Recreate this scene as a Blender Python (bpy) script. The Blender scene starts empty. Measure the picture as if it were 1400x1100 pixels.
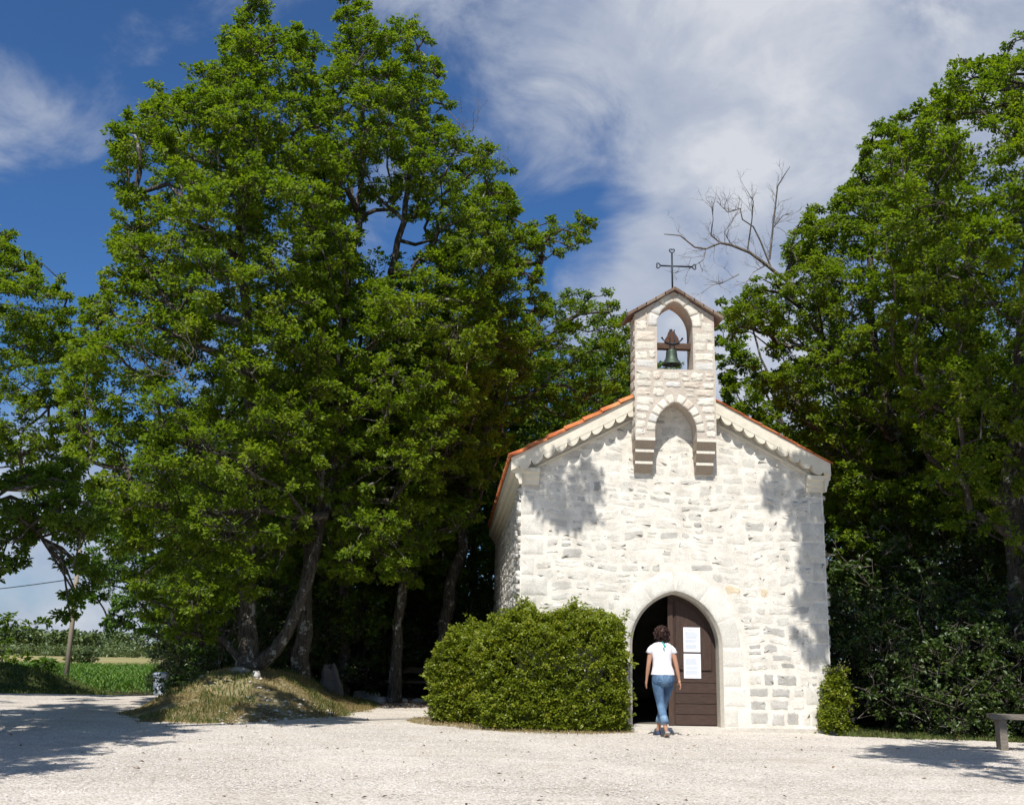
import bpy, math, random
import numpy as np
from mathutils import Vector, Matrix
R = math.radians
rng = np.random.default_rng(7)
random.seed(7)
sc = bpy.context.scene
col = sc.collection

# ------------------------------------------------------------------ camera
CAM = np.array([-3.743, -18.237, 1.293])
YAW, PIT, ROL, FPX = .0507, .2244, .0195, 1466.5
_fw = np.array([math.sin(YAW)*math.cos(PIT), math.cos(YAW)*math.cos(PIT), math.sin(PIT)])
_r0 = np.array([math.cos(YAW), -math.sin(YAW), 0.]); _u0 = np.cross(_r0, _fw)
_r = _r0*math.cos(ROL) + _u0*math.sin(ROL); _u = _u0*math.cos(ROL) - _r0*math.sin(ROL)
cd = bpy.data.cameras.new('camera'); cam = bpy.data.objects.new('camera', cd); col.objects.link(cam)
cd.sensor_width = 36; cd.lens = 36*FPX/1400; cd.clip_end = 6000; cd.clip_start = .05
M = Matrix.Identity(4)
for i in range(3):
    M[i][0] = _r[i]; M[i][1] = _u[i]; M[i][2] = -_fw[i]; M[i][3] = CAM[i]
cam.matrix_world = M; sc.camera = cam

def ray(px, py):
    d = _fw + _r*(px-700)/FPX + _u*(550-py)/FPX
    return d
def at(px, py, Y):            # point of the photo taken at world depth y = Y
    d = ray(px, py); return CAM + d*((Y-CAM[1])/d[1])
def gnd(px, py, z=0.):        # point of the photo on the level z
    d = ray(px, py); return CAM + d*((z-CAM[2])/d[2])
def proj(P):
    d = np.asarray(P) - CAM; z = d@_fw
    return 700+FPX*(d@_r)/z, 550-FPX*(d@_u)/z, z

# sun
SUN_EL, SUN_AZ = R(53), math.atan2(-.22, -1.0)      # azimuth: direction TO the sun (x,y)
TS = np.array([math.cos(SUN_EL)*(-.22/math.hypot(.22, 1)), math.cos(SUN_EL)*(-1/math.hypot(.22, 1)), math.sin(SUN_EL)])

# ------------------------------------------------------------------ helpers
def tag(o, label=None, cat=None, group=None, kind=None):
    if label: o['label'] = label
    if cat: o['category'] = cat
    if group: o['group'] = group
    if kind: o['kind'] = kind
    return o
def empty(name, loc, label, cat, group=None):
    o = bpy.data.objects.new(name, None); col.objects.link(o); o.location = [float(v) for v in loc]
    o.empty_display_size = .2
    return tag(o, label, cat, group)
def link(name, me, mats, parent=None):
    o = bpy.data.objects.new(name, me); col.objects.link(o)
    for m in (mats if isinstance(mats, (list, tuple)) else [mats]): me.materials.append(m)
    if parent is not None:
        o.parent = parent
        p = Vector((0, 0, 0)); q = parent
        while q is not None: p += q.location; q = q.parent
        o.location = -p       # geometry is written in world coordinates
    return o
class MB:
    def __init__(s): s.v = []; s.f = []; s.c = []; s.sm = []; s.mi = []
    def add(s, vs, fs, c=None, smooth=False, mi=0):
        b = len(s.v); s.v += [tuple(map(float, v)) for v in vs]
        if c is None: cc = [(1, 1, 1)]*len(vs)
        elif isinstance(c[0], (int, float)): cc = [c]*len(vs)
        else: cc = list(c)
        s.c += cc
        for f in fs: s.f.append(tuple(b+i for i in f)); s.sm.append(smooth); s.mi.append(mi)
        return b
    def box(s, lo, hi, c=None, R_=None, o=None, mi=0):
        x0, y0, z0 = lo; x1, y1, z1 = hi
        vs = [(x0,y0,z0),(x1,y0,z0),(x1,y1,z0),(x0,y1,z0),(x0,y0,z1),(x1,y0,z1),(x1,y1,z1),(x0,y1,z1)]
        if R_ is not None:
            o = Vector(o); vs = [tuple(o + R_@(Vector(v)-o)) for v in vs]
        s.add(vs, [(0,3,2,1),(4,5,6,7),(0,1,5,4),(1,2,6,5),(2,3,7,6),(3,0,4,7)], c, mi=mi)
    def prism(s, pts, ax, a, b, c=None, smooth=False, mi=0, caps=True):
        # pts 2D outline (CCW seen from the -axis side); ax: 'y' -> pts are (x,z) ; 'x' -> (y,z) ; 'z' -> (x,y)
        def P(p, t):
            return (p[0], t, p[1]) if ax == 'y' else (t, p[0], p[1]) if ax == 'x' else (p[0], p[1], t)
        n = len(pts); vs = [P(p, a) for p in pts] + [P(p, b) for p in pts]
        fs = [(i, i+n, (i+1) % n+n, (i+1) % n) for i in range(n)]
        s.add(vs, fs, c, smooth, mi)
        if caps:
            s.add([P(p, a) for p in pts], [tuple(range(n))], c, mi=mi)
            s.add([P(p, b) for p in pts], [tuple(range(n))[::-1]], c, mi=mi)
    def tube(s, path, rad, n=8, c=None, smooth=True, caps=True, sq=None, mi=0):
        path = [Vector(p) for p in path]; m = len(path)
        if isinstance(rad, (int, float)): rad = [rad]*m
        vs = []; prev = None
        for i, p in enumerate(path):
            t = (path[min(i+1, m-1)] - path[max(i-1, 0)]).normalized()
            if prev is None:
                a = Vector((0, 0, 1)) if abs(t.z) < .9 else Vector((1, 0, 0))
                x = t.cross(a).normalized()
            else: x = (prev - t*prev.dot(t)).normalized()
            y = t.cross(x); prev = x
            r = rad[i]; r2 = r if sq is None else r*sq
            for k in range(n):
                a = 2*math.pi*k/n; vs.append(tuple(p + x*math.cos(a)*r + y*math.sin(a)*r2))
        fs = [(i*n+k, i*n+(k+1) % n, (i+1)*n+(k+1) % n, (i+1)*n+k) for i in range(m-1) for k in range(n)]
        if caps: fs += [tuple(range(n))[::-1], tuple((m-1)*n+k for k in range(n))]
        s.add(vs, fs, c, smooth, mi)
    def lathe(s, prof, o, n=24, c=None, smooth=True):
        vs = []
        for r, z in prof:
            for k in range(n):
                a = 2*math.pi*k/n; vs.append((o[0]+r*math.cos(a), o[1]+r*math.sin(a), o[2]+z))
        m = len(prof)
        fs = [(i*n+k, i*n+(k+1) % n, (i+1)*n+(k+1) % n, (i+1)*n+k) for i in range(m-1) for k in range(n)]
        s.add(vs, fs, c, smooth)
    def rings(s, rs, c=None, smooth=True, cap0=True, cap1=True):
        n = len(rs[0]); vs = [p for r in rs for p in r]; m = len(rs)
        fs = [(i*n+k, i*n+(k+1) % n, (i+1)*n+(k+1) % n, (i+1)*n+k) for i in range(m-1) for k in range(n)]
        if cap0: fs.append(tuple(range(n))[::-1])
        if cap1: fs.append(tuple((m-1)*n+k for k in range(n)))
        s.add(vs, fs, c, smooth)
    def build(s, name, mats, parent=None, fix=False):
        me = bpy.data.meshes.new(name); me.from_pydata(s.v, [], s.f); me.update()
        me.polygons.foreach_set('use_smooth', s.sm); me.polygons.foreach_set('material_index', s.mi)
        a = me.attributes.new('col', 'FLOAT_COLOR', 'POINT')
        buf = np.ones((len(s.v), 4), np.float32); buf[:, :3] = np.array(s.c, np.float32)[:, :3]
        a.data.foreach_set('color', buf.ravel())
        if fix:
            import bmesh
            bm = bmesh.new(); bm.from_mesh(me); bmesh.ops.recalc_face_normals(bm, faces=bm.faces); bm.to_mesh(me); bm.free()
        return link(name, me, mats, parent)

def fast_mesh(name, V, F, attr=None, smooth=False):
    me = bpy.data.meshes.new(name); V = np.asarray(V, np.float32); F = np.asarray(F, np.int32)
    k = F.shape[1]
    me.vertices.add(len(V)); me.vertices.foreach_set('co', V.ravel())
    me.loops.add(F.size); me.loops.foreach_set('vertex_index', F.ravel())
    me.polygons.add(len(F)); me.polygons.foreach_set('loop_start', np.arange(0, F.size, k, dtype=np.int32))
    me.polygons.foreach_set('loop_total', np.full(len(F), k, np.int32))
    if smooth: me.polygons.foreach_set('use_smooth', np.ones(len(F), bool))
    if attr is not None:
        a = me.attributes.new('rnd', 'FLOAT', 'POINT'); a.data.foreach_set('value', np.asarray(attr, np.float32))
    me.update(calc_edges=True)
    return me

# ------------------------------------------------------------------ materials
def mat(name):
    m = bpy.data.materials.new(name); m.use_nodes = True; nt = m.node_tree
    for n in list(nt.nodes): nt.nodes.remove(n)
    out = nt.nodes.new('ShaderNodeOutputMaterial'); return m, nt, out
def N(nt, t, **k):
    n = nt.nodes.new(t)
    for a, v in k.items():
        if a.startswith('i_'):
            key = a[2:]; key = int(key) if key.isdigit() else key.replace('_', ' ')
            n.inputs[key].default_value = v
        else: setattr(n, a, v)
    return n
def ramp(nt, src, stops):
    r = nt.nodes.new('ShaderNodeValToRGB'); e = r.color_ramp.elements
    e[0].position, e[0].color = stops[0][0], (*stops[0][1], 1); e[1].position, e[1].color = stops[-1][0], (*stops[-1][1], 1)
    for p, c in stops[1:-1]:
        q = e.new(p); q.color = (*c, 1)
    nt.links.new(src, r.inputs[0]); return r.outputs[0]
def mixc(nt, f, a, b, mode='MIX'):
    m = nt.nodes.new('ShaderNodeMix'); m.data_type = 'RGBA'; m.blend_type = mode; m.clamp_result = False
    for s, v in ((0, f), (6, a), (7, b)):
        if hasattr(v, 'is_linked') or hasattr(v, 'links'): nt.links.new(v, m.inputs[s])
        else: m.inputs[s].default_value = v if s == 0 else (*v, 1)
    return m.outputs[2]
def mth(nt, op, a, b=None, c=None, clamp=False):
    m = nt.nodes.new('ShaderNodeMath'); m.operation = op; m.use_clamp = clamp
    for i, v in enumerate((a, b, c)):
        if v is None: continue
        if hasattr(v, 'links'): nt.links.new(v, m.inputs[i])
        else: m.inputs[i].default_value = v
    return m.outputs[0]
def noise(nt, scale, detail=4, rough=.55, vec=None, dist=0):
    n = N(nt, 'ShaderNodeTexNoise', i_Scale=scale, i_Detail=detail, i_Roughness=rough, i_Distortion=dist)
    if vec is not None: nt.links.new(vec, n.inputs['Vector'])
    return n.outputs[0]
def objco(nt, scale=None):
    t = nt.nodes.new('ShaderNodeTexCoord').outputs['Object']
    if scale is None: return t
    m = N(nt, 'ShaderNodeMapping'); m.inputs['Scale'].default_value = scale
    nt.links.new(t, m.inputs[0]); return m.outputs[0]
def bump(nt, h, strength=.5, dist=.02, nrm=None):
    b = N(nt, 'ShaderNodeBump', i_Strength=strength, i_Distance=dist); nt.links.new(h, b.inputs['Height'])
    if nrm is not None: nt.links.new(nrm, b.inputs['Normal'])
    return b.outputs[0]
def pbr(nt, out, color, rough=.8, nrm=None, metal=0., spec=.3):
    p = N(nt, 'ShaderNodeBsdfPrincipled', i_Roughness=rough, i_Metallic=metal); p.inputs['Specular IOR Level'].default_value = spec
    if hasattr(color, 'links'): nt.links.new(color, p.inputs[0])
    else: p.inputs[0].default_value = (*color, 1)
    if nrm is not None: nt.links.new(nrm, p.inputs['Normal'])
    nt.links.new(p.outputs[0], out.inputs[0]); return p
def attr(nt, name, o=0): return N(nt, 'ShaderNodeAttribute', attribute_name=name).outputs[o]

def leaf_mat(name, dark, mid, light, trans=.32, tcol=1.6, rough=.42, spec=.45):
    m, nt, out = mat(name)
    c = ramp(nt, attr(nt, 'rnd', 2), [(0, dark), (.5, mid), (.93, light), (1, (light[0]*1.5, light[1]*1.1, light[2]))])
    nz = noise(nt, .55, 2, .5, objco(nt)); c2 = mixc(nt, mth(nt, 'MULTIPLY', nz, .35), c, (mid[0]*1.35, mid[1]*1.1, mid[2]*.9), 'MIX')
    p = pbr(nt, out, c2, rough, spec=spec)
    t = N(nt, 'ShaderNodeBsdfTranslucent'); tc = mixc(nt, 1., c2, (tcol*.98, tcol*1.05, tcol*.28), 'MULTIPLY')
    nt.links.new(tc, t.inputs[0])
    mx = N(nt, 'ShaderNodeMixShader', i_Fac=trans); nt.links.new(p.outputs[0], mx.inputs[1]); nt.links.new(t.outputs[0], mx.inputs[2])
    nt.links.new(mx.outputs[0], out.inputs[0]); return m
MAT = {}
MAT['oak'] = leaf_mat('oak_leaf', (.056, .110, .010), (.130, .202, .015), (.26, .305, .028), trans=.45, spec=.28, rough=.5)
MAT['oak_shaded'] = leaf_mat('oak_leaf_shaded', (.040, .088, .010), (.086, .148, .014), (.17, .22, .022), trans=.42, spec=.28, rough=.5)  # darker copy of the oak leaf, shade put into the colour
MAT['hazel'] = leaf_mat('hazel_leaf', (.045, .10, .018), (.08, .16, .026), (.13, .22, .04), trans=.36)
MAT['box'] = leaf_mat('box_leaf', (.085, .12, .012), (.165, .215, .020), (.32, .33, .045), trans=.34, rough=.38)
MAT['shrub'] = leaf_mat('shrub_leaf', (.022, .05, .010), (.045, .082, .016), (.10, .13, .03), trans=.2)
MAT['corn'] = leaf_mat('corn_leaf', (.05, .11, .02), (.08, .17, .03), (.14, .24, .05), trans=.3)
MAT['far'] = leaf_mat('far_leaf', (.05, .09, .03), (.08, .12, .04), (.11, .15, .05), trans=.1)
MAT['dry'] = leaf_mat('dry_grass_blade', (.13, .11, .045), (.26, .21, .09), (.42, .35, .17), trans=.2)
MAT['grass'] = leaf_mat('green_grass_blade', (.05, .09, .02), (.09, .14, .03), (.22, .22, .07), trans=.25)
MAT['litter'] = leaf_mat('dead_leaf', (.06, .035, .018), (.12, .075, .04), (.22, .15, .08), trans=.05)

def bark_mat(name, a, b, lichen):
    m, nt, out = mat(name)
    v = objco(nt, (5, 5, 1.1)); n1 = noise(nt, 5, 6, .65, v, .4); n2 = noise(nt, 1.6, 3, .5, objco(nt))
    c = ramp(nt, n1, [(.35, a), (.62, b)])
    c = mixc(nt, mth(nt, 'MULTIPLY', mth(nt, 'GREATER_THAN', noise(nt, 4.5, 5, .7, objco(nt)), .585), .75), c, lichen)
    pbr(nt, out, c, .92, bump(nt, n1, .9, .03), spec=.15); return m
MAT['bark'] = bark_mat('oak_bark', (.030, .025, .019), (.115, .10, .08), (.34, .34, .30))
MAT['deadwood'] = bark_mat('dead_wood', (.10, .085, .07), (.22, .19, .16), (.30, .29, .26))

def stone_mat(name, bumpd=.012, scale=1., tint=(1, 1, 1), blotch=.25):
    m, nt, out = mat(name); oc = objco(nt)
    c = attr(nt, 'col', 0)
    n1 = noise(nt, 38*scale, 6, .7, oc); n2 = noise(nt, 4.0*scale, 4, .6, oc, .3)
    hz = noise(nt, 9, 5, .65, objco(nt, (1, 1, 3.2)), .6)
    c = mixc(nt, 1., c, ramp(nt, n1, [(.3, (.80, .79, .77)), (.62, (1.04, 1.04, 1.04))]), 'MULTIPLY')
    c = mixc(nt, blotch, c, ramp(nt, n2, [(.3, (.55, .53, .50)), (.65, (1.15, 1.15, 1.15))]), 'MULTIPLY')
    pit = ramp(nt, noise(nt, 75*scale, 3, .6, oc), [(.27, (.45, .42, .38)), (.36, (1, 1, 1))])
    c = mixc(nt, .6, c, pit, 'MULTIPLY'); c = mixc(nt, 1., c, tint, 'MULTIPLY')
    b = bump(nt, hz, .5, bumpd*1.6); b = bump(nt, n1, .5, bumpd*.7, b)
    pbr(nt, out, c, .9, b, spec=.2); return m
MAT['wall'] = stone_mat('whitewashed_rubble', .006, 1, (1, 1, 1), .45)
MAT['belfry'] = stone_mat('belfry_masonry', .010)
MAT['dressed'] = stone_mat('dressed_stone', .004, 1, (1, 1, 1), .15)
MAT['rock'] = stone_mat('limestone_rock', .02, .8, (1, 1, 1), .4)

def wood_mat(name, a, b, axis=(1, 1, 12), rough=.75):
    m, nt, out = mat(name)
    n1 = noise(nt, 7, 6, .65, objco(nt, axis), .3)
    c = mixc(nt, 1., ramp(nt, n1, [(.3, a), (.7, b)]), attr(nt, 'col', 0), 'MULTIPLY')
    pbr(nt, out, c, rough, bump(nt, n1, .35, .004), spec=.3); return m
MAT['door'] = wood_mat('brown_door_wood', (.038, .022, .017), (.070, .044, .033), (9, 9, 1))
MAT['doorh'] = wood_mat('brown_door_plank', (.038, .023, .018), (.076, .048, .037), (1, 9, 9))
MAT['oldwood'] = wood_mat('weathered_wood', (.10, .085, .07), (.24, .21, .17), (1, 8, 8))
MAT['polewood'] = wood_mat('pole_wood', (.22, .18, .13), (.36, .30, .22), (9, 9, 1))
MAT['beam'] = wood_mat('headstock_wood', (.05, .028, .018), (.12, .07, .045), (1, 8, 8))

def flat_mat(name, c, rough=.6, metal=0., spec=.3, var=.25, scale=12, b=.003):
    m, nt, out = mat(name); n1 = noise(nt, scale, 5, .6, objco(nt))
    cc = ramp(nt, n1, [(.25, tuple(v*(1-var) for v in c)), (.75, tuple(v*(1+var) for v in c))])
    pbr(nt, out, cc, rough, bump(nt, n1, .4, b), metal, spec); return m
MAT['iron'] = flat_mat('wrought_iron', (.04, .05, .06), .55, .6)
MAT['bronze'] = flat_mat('bell_bronze', (.06, .085, .065), .55, .45, var=.4)
MAT['plaster'] = flat_mat('cream_render', (.66, .61, .50), .85, var=.12, scale=6, b=.006)
MAT['paper'] = flat_mat('paper', (.80, .83, .88), .6, var=.02)
MAT['ink'] = flat_mat('print', (.25, .29, .36), .6, var=.05)
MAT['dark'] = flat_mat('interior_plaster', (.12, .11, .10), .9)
MAT['bin'] = flat_mat('bin_plastic', (.40, .45, .52), .45, var=.08)
MAT['bind'] = flat_mat('bin_dark', (.10, .12, .14), .5, var=.08)
MAT['skin'] = flat_mat('skin', (.42, .22, .14), .5, var=.06, scale=20, b=.0005)
MAT['hair'] = flat_mat('brown_hair', (.030, .012, .008), .45, var=.6, scale=60, b=.006)
MAT['shirt'] = flat_mat('white_cotton', (.78, .76, .80), .85, var=.03, scale=9, b=.03)
MAT['ribbon'] = flat_mat('teal_ribbon', (.05, .42, .38), .5)
MAT['shoe'] = flat_mat('navy_canvas', (.05, .06, .11), .7)
MAT['sole'] = flat_mat('rubber_sole', (.42, .40, .38), .7)
MAT['belt'] = flat_mat('belt', (.03, .025, .03), .5)
m, nt, out = mat('denim'); n1 = noise(nt, 9, 4, .6, objco(nt, (1, 1, .45))); n2 = noise(nt, 260, 2, .5, objco(nt))
c = mixc(nt, 1., ramp(nt, n1, [(.35, (.038, .085, .17)), (.66, (.13, .22, .34))]), attr(nt, 'col', 0), 'MULTIPLY')
pbr(nt, out, c, .85, bump(nt, mth(nt, 'ADD', n1, mth(nt, 'MULTIPLY', n2, .1)), .5, .02)); MAT['denim'] = m

def tile_mat(name, a, b, c3):
    m, nt, out = mat(name); n1 = noise(nt, 3.2, 4, .6, objco(nt)); n2 = noise(nt, 30, 4, .6, objco(nt))
    c = ramp(nt, mth(nt, 'MULTIPLY_ADD', n1, .6, mth(nt, 'MULTIPLY', attr(nt, 'col', 2), .4)), [(.35, a), (.52, b), (.7, c3)])
    c = mixc(nt, .6, c, ramp(nt, n2, [(.3, (.6, .6, .6)), (.6, (1.1, 1.1, 1.1))]), 'MULTIPLY')
    pbr(nt, out, c, .85, bump(nt, n2, .4, .006), spec=.2); return m
MAT['tile'] = tile_mat('terracotta', (.16, .05, .025), (.48, .13, .045), (.62, .27, .11))
MAT['slate'] = tile_mat('old_brown_tile', (.10, .065, .05), (.19, .13, .10), (.27, .21, .17))

# ground materials
def gravel_mat():
    m, nt, out = mat('limestone_gravel'); oc = objco(nt)
    v1 = N(nt, 'ShaderNodeTexVoronoi', i_Scale=38.); nt.links.new(oc, v1.inputs[0])
    v2 = N(nt, 'ShaderNodeTexVoronoi', i_Scale=95.); nt.links.new(oc, v2.inputs[0])
    s = N(nt, 'ShaderNodeSeparateColor'); nt.links.new(v1.outputs['Color'], s.inputs[0])
    c = ramp(nt, s.outputs[0], [(0, (.46, .41, .35)), (.25, (.61, .56, .495)), (.7, (.68, .63, .565)), (1, (.75, .705, .645))])
    gap = ramp(nt, v1.outputs['Distance'], [(.45, (1, 1, 1)), (.80, (.60, .55, .50))])
    c = mixc(nt, .75, c, gap, 'MULTIPLY')
    big = noise(nt, .55, 5, .6, oc); c = mixc(nt, .6, c, ramp(nt, big, [(.34, (.78, .75, .72)), (.6, (1.05, 1.05, 1.05))]), 'MULTIPLY')
    trk = noise(nt, 1.0, 4, .6, objco(nt, (.35, 1.6, 1)), .5); c = mixc(nt, .5, c, ramp(nt, trk, [(.36, (.80, .78, .75)), (.5, (1.03, 1.03, 1.03))]), 'MULTIPLY')
    h = mth(nt, 'ADD', mth(nt, 'MULTIPLY', v1.outputs['Distance'], -1.), mth(nt, 'MULTIPLY', v2.outputs['Distance'], -.4))
    pbr(nt, out, c, .9, bump(nt, h, .8, .012), spec=.2); return m
MAT['gravel'] = gravel_mat()
def soil_mat(name, a, b, c3, sc_=1.):
    m, nt, out = mat(name); oc = objco(nt); n1 = noise(nt, 1.3*sc_, 6, .65, oc); n2 = noise(nt, 24*sc_, 5, .7, oc)
    c = ramp(nt, mth(nt, 'MULTIPLY_ADD', n1, .65, mth(nt, 'MULTIPLY', n2, .35)), [(.38, a), (.5, b), (.62, c3)])
    pbr(nt, out, c, .95, bump(nt, n2, .8, .04), spec=.1); return m
MAT['soil'] = soil_mat('woodland_soil', (.035, .026, .016), (.085, .065, .04), (.10, .11, .04))
MAT['mound'] = soil_mat('dry_turf', (.11, .085, .045), (.26, .22, .11), (.32, .28, .18))
MAT['bank'] = soil_mat('bank_turf', (.04, .06, .02), (.07, .095, .03), (.12, .12, .05))
MAT['road'] = soil_mat('road_surface', (.20, .18, .165), (.30, .28, .26), (.38, .36, .34))
def land_mat():
    m, nt, out = mat('countryside'); oc = objco(nt)
    n1 = noise(nt, .02, 4, .6, oc); n2 = noise(nt, .8, 5, .7, oc)
    c = ramp(nt, mth(nt, 'MULTIPLY_ADD', n1, .7, mth(nt, 'MULTIPLY', n2, .3)), [(.40, (.10, .12, .035)), (.5, (.27, .24, .10)), (.60, (.34, .29, .14))])
    near = N(nt, 'ShaderNodeSeparateXYZ'); nt.links.new(oc, near.inputs[0])
    f = mth(nt, 'GREATER_THAN', near.outputs[1], 36.)
    c2 = ramp(nt, mth(nt, 'MULTIPLY_ADD', noise(nt, 1.3, 6, .65, oc), .65, mth(nt, 'MULTIPLY', noise(nt, 24, 5, .7, oc), .35)), [(.38, (.035, .026, .016)), (.5, (.085, .065, .04)), (.62, (.09, .10, .04))])
    pbr(nt, out, mixc(nt, f, c2, c), .95, bump(nt, n2, .6, .04), spec=.1); return m
MAT['land'] = land_mat()

# ------------------------------------------------------------------ sky and sun
w = bpy.data.worlds.new('World'); sc.world = w; w.use_nodes = True; nt = w.node_tree
for n in list(nt.nodes): nt.nodes.remove(n)
wout = nt.nodes.new('ShaderNodeOutputWorld'); bg = nt.nodes.new('ShaderNodeBackground')
sky = nt.nodes.new('ShaderNodeTexSky'); sky.sky_type = 'NISHITA'; sky.sun_disc = False
sky.sun_elevation = SUN_EL; sky.sun_rotation = math.atan2(TS[0], TS[1]); sky.altitude = 300; sky.air_density = 1.0; sky.dust_density = .6; sky.ozone_density = 3.
tc = nt.nodes.new('ShaderNodeTexCoord'); gv = tc.outputs['Generated']
nrm = N(nt, 'ShaderNodeVectorMath', operation='NORMALIZE'); nt.links.new(gv, nrm.inputs[0]); dv = nrm.outputs[0]
def cblob(px, py, rad, wt):
    d = ray(px, py); d = d/np.linalg.norm(d)
    dt = N(nt, 'ShaderNodeVectorMath', operation='DOT_PRODUCT'); nt.links.new(dv, dt.inputs[0]); dt.inputs[1].default_value = d
    mr = N(nt, 'ShaderNodeMapRange', interpolation_type='SMOOTHERSTEP'); nt.links.new(dt.outputs['Value'], mr.inputs[0])
    mr.inputs[1].default_value = math.cos(R(rad)); mr.inputs[2].default_value = 1.; mr.inputs[3].default_value = 0; mr.inputs[4].default_value = wt
    return mr.outputs[0]
acc = None
for b_ in [(1190, 80, 15, .34), (940, 90, 12, .26), (1010, 230, 7, .10), (720, 20, 8, .18), (70, 150, 4.5, .15), (205, 85, 3.5, .24), (-10, 250, 4, .16), (840, 400, 6, .30), (330, -30, 5, .2),
           (20, 820, 9, .34), (110, 360, 8, -.3), (130, 10, 6, -.22), (420, 110, 6, -.18), (640, 330, 6, -.10), (770, 350, 4, -.16), (1030, 480, 7, .25), (1130, 250, 5, .0), (270, 180, 5, -.15), (720, 200, 5, .10), (900, 280, 4, .06), (200, 620, 12, .12), (1250, 700, 16, .2), (590, 130, 4, -.1), (960, 270, 2.5, -.05), (830, 285, 3, -.16)]:
    v = cblob(*b_); acc = v if acc is None else mth(nt, 'ADD', acc, v)
# extra cloud added outside the view, to make the shadow fill more neutral
far_ = N(nt, 'ShaderNodeVectorMath', operation='DOT_PRODUCT'); nt.links.new(dv, far_.inputs[0]); far_.inputs[1].default_value = _fw
fm = N(nt, 'ShaderNodeMapRange', interpolation_type='SMOOTHSTEP'); nt.links.new(far_.outputs['Value'], fm.inputs[0]); fm.inputs[1].default_value = .78; fm.inputs[2].default_value = .2; fm.inputs[3].default_value = 0; fm.inputs[4].default_value = .10
acc = mth(nt, 'ADD', acc, fm.outputs[0])
mp = N(nt, 'ShaderNodeMapping'); mp.inputs['Scale'].default_value = (1.0, 1.0, 1.35); mp.inputs['Rotation'].default_value = (0, R(-28), 0); nt.links.new(dv, mp.inputs[0])
n1 = noise(nt, 6.6, 10, .60, mp.outputs[0], .45)
dens = mth(nt, 'ADD', acc, mth(nt, 'MULTIPLY', mth(nt, 'SUBTRACT', n1, .5), 1.25))
cov = N(nt, 'ShaderNodeMapRange', interpolation_type='SMOOTHSTEP'); nt.links.new(dens, cov.inputs[0])
cov.inputs[1].default_value = -.06; cov.inputs[2].default_value = .42; cov.inputs[3].default_value = .02; cov.inputs[4].default_value = .93
n2 = noise(nt, 9.5, 7, .55, mp.outputs[0], .3)
sunny = mth(nt, 'ADD', mth(nt, 'MULTIPLY', mth(nt, 'SUBTRACT', n2, .38), 1.6), mth(nt, 'MULTIPLY', dens, .7))
ccol = ramp(nt, sunny, [(.15, (3.9, 4.5, 5.8)), (.5, (5.1, 5.6, 6.6)), (.8, (7.2, 7.4, 7.9))])
skyc = mixc(nt, 1., sky.outputs[0], (.40, .72, 1.06), 'MULTIPLY')
fin = mixc(nt, cov.outputs[0], skyc, ccol)
nt.links.new(fin, bg.inputs[0]); bg.inputs[1].default_value = .085
nt.links.new(bg.outputs[0], wout.inputs[0])
sl = bpy.data.lights.new('sun', 'SUN'); sl.energy = 5.0; sl.angle = R(.4); sl.color = (1, .96, .895)
so = bpy.data.objects.new('sun', sl); col.objects.link(so)
so.rotation_euler = Vector(TS).to_track_quat('Z', 'Y').to_euler()
sc.view_settings.view_transform = 'Standard'; sc.view_settings.look = 'None'; sc.view_settings.exposure = .22; sc.view_settings.gamma = 1
sc.cycles.use_adaptive_sampling = True; sc.cycles.adaptive_threshold = .02; sc.cycles.max_bounces = 6; sc.cycles.transparent_max_bounces = 4
sc.cycles.diffuse_bounces = 3; sc.cycles.glossy_bounces = 2; sc.cycles.transmission_bounces = 3
try: sc.cycles.use_denoising = True
except Exception: pass
# ================================================================== chapel
HW = 2.625; HE = 4.22; RZ = 5.95; SL = math.tan(R(27.9)); LEN = 11.0
MORT = (.77, .73, .65)
def roof_z(x): return RZ - abs(x)*SL
def arc_half(cx, hw, off, zs, n=10):        # right half of a pointed arch, from spring to apex (x,z)
    Rr = hw+off; a1 = math.acos(off/Rr)
    return [(cx - off + Rr*math.cos(a1*i/n), zs + Rr*math.sin(a1*i/n)) for i in range(n+1)]
def arch(cx, hw, off, zs, n=10):             # left spring -> apex -> right spring
    r = arc_half(cx, hw, off, zs, n); l = [(2*cx-x, z) for x, z in r]
    return l + r[:-1][::-1]
def mk_stone(mb, outl, F, relief, colr, edge, rough=.35, soft=.80):
    outl = np.array(outl); c = outl.mean(0); n = len(outl)
    def P(q, d): return F(q[0], q[1], d)
    base = np.array(colr)
    r2 = c+(outl-c)*soft; r3 = c+(outl-c)*.5
    vs = [P(q, -.003) for q in outl]; cs = [edge]*n
    for rr, k in ((r2, .85), (r3, 1.)):
        for q in rr:
            vs.append(P(q, relief*k*(1+rough*(rng.random()-.5)*2))); cs.append(tuple(base*(1+.14*(rng.random()-.5))))
    vs.append(P(c, relief)); cs.append(tuple(base))
    fs = []
    for j in range(2):
        for i in range(n): fs.append((j*n+i, j*n+(i+1) % n, (j+1)*n+(i+1) % n, (j+1)*n+i))
    for i in range(n): fs.append((2*n+i, 2*n+(i+1) % n, 3*n))
    mb.add(vs, fs, cs, smooth=True)
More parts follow.
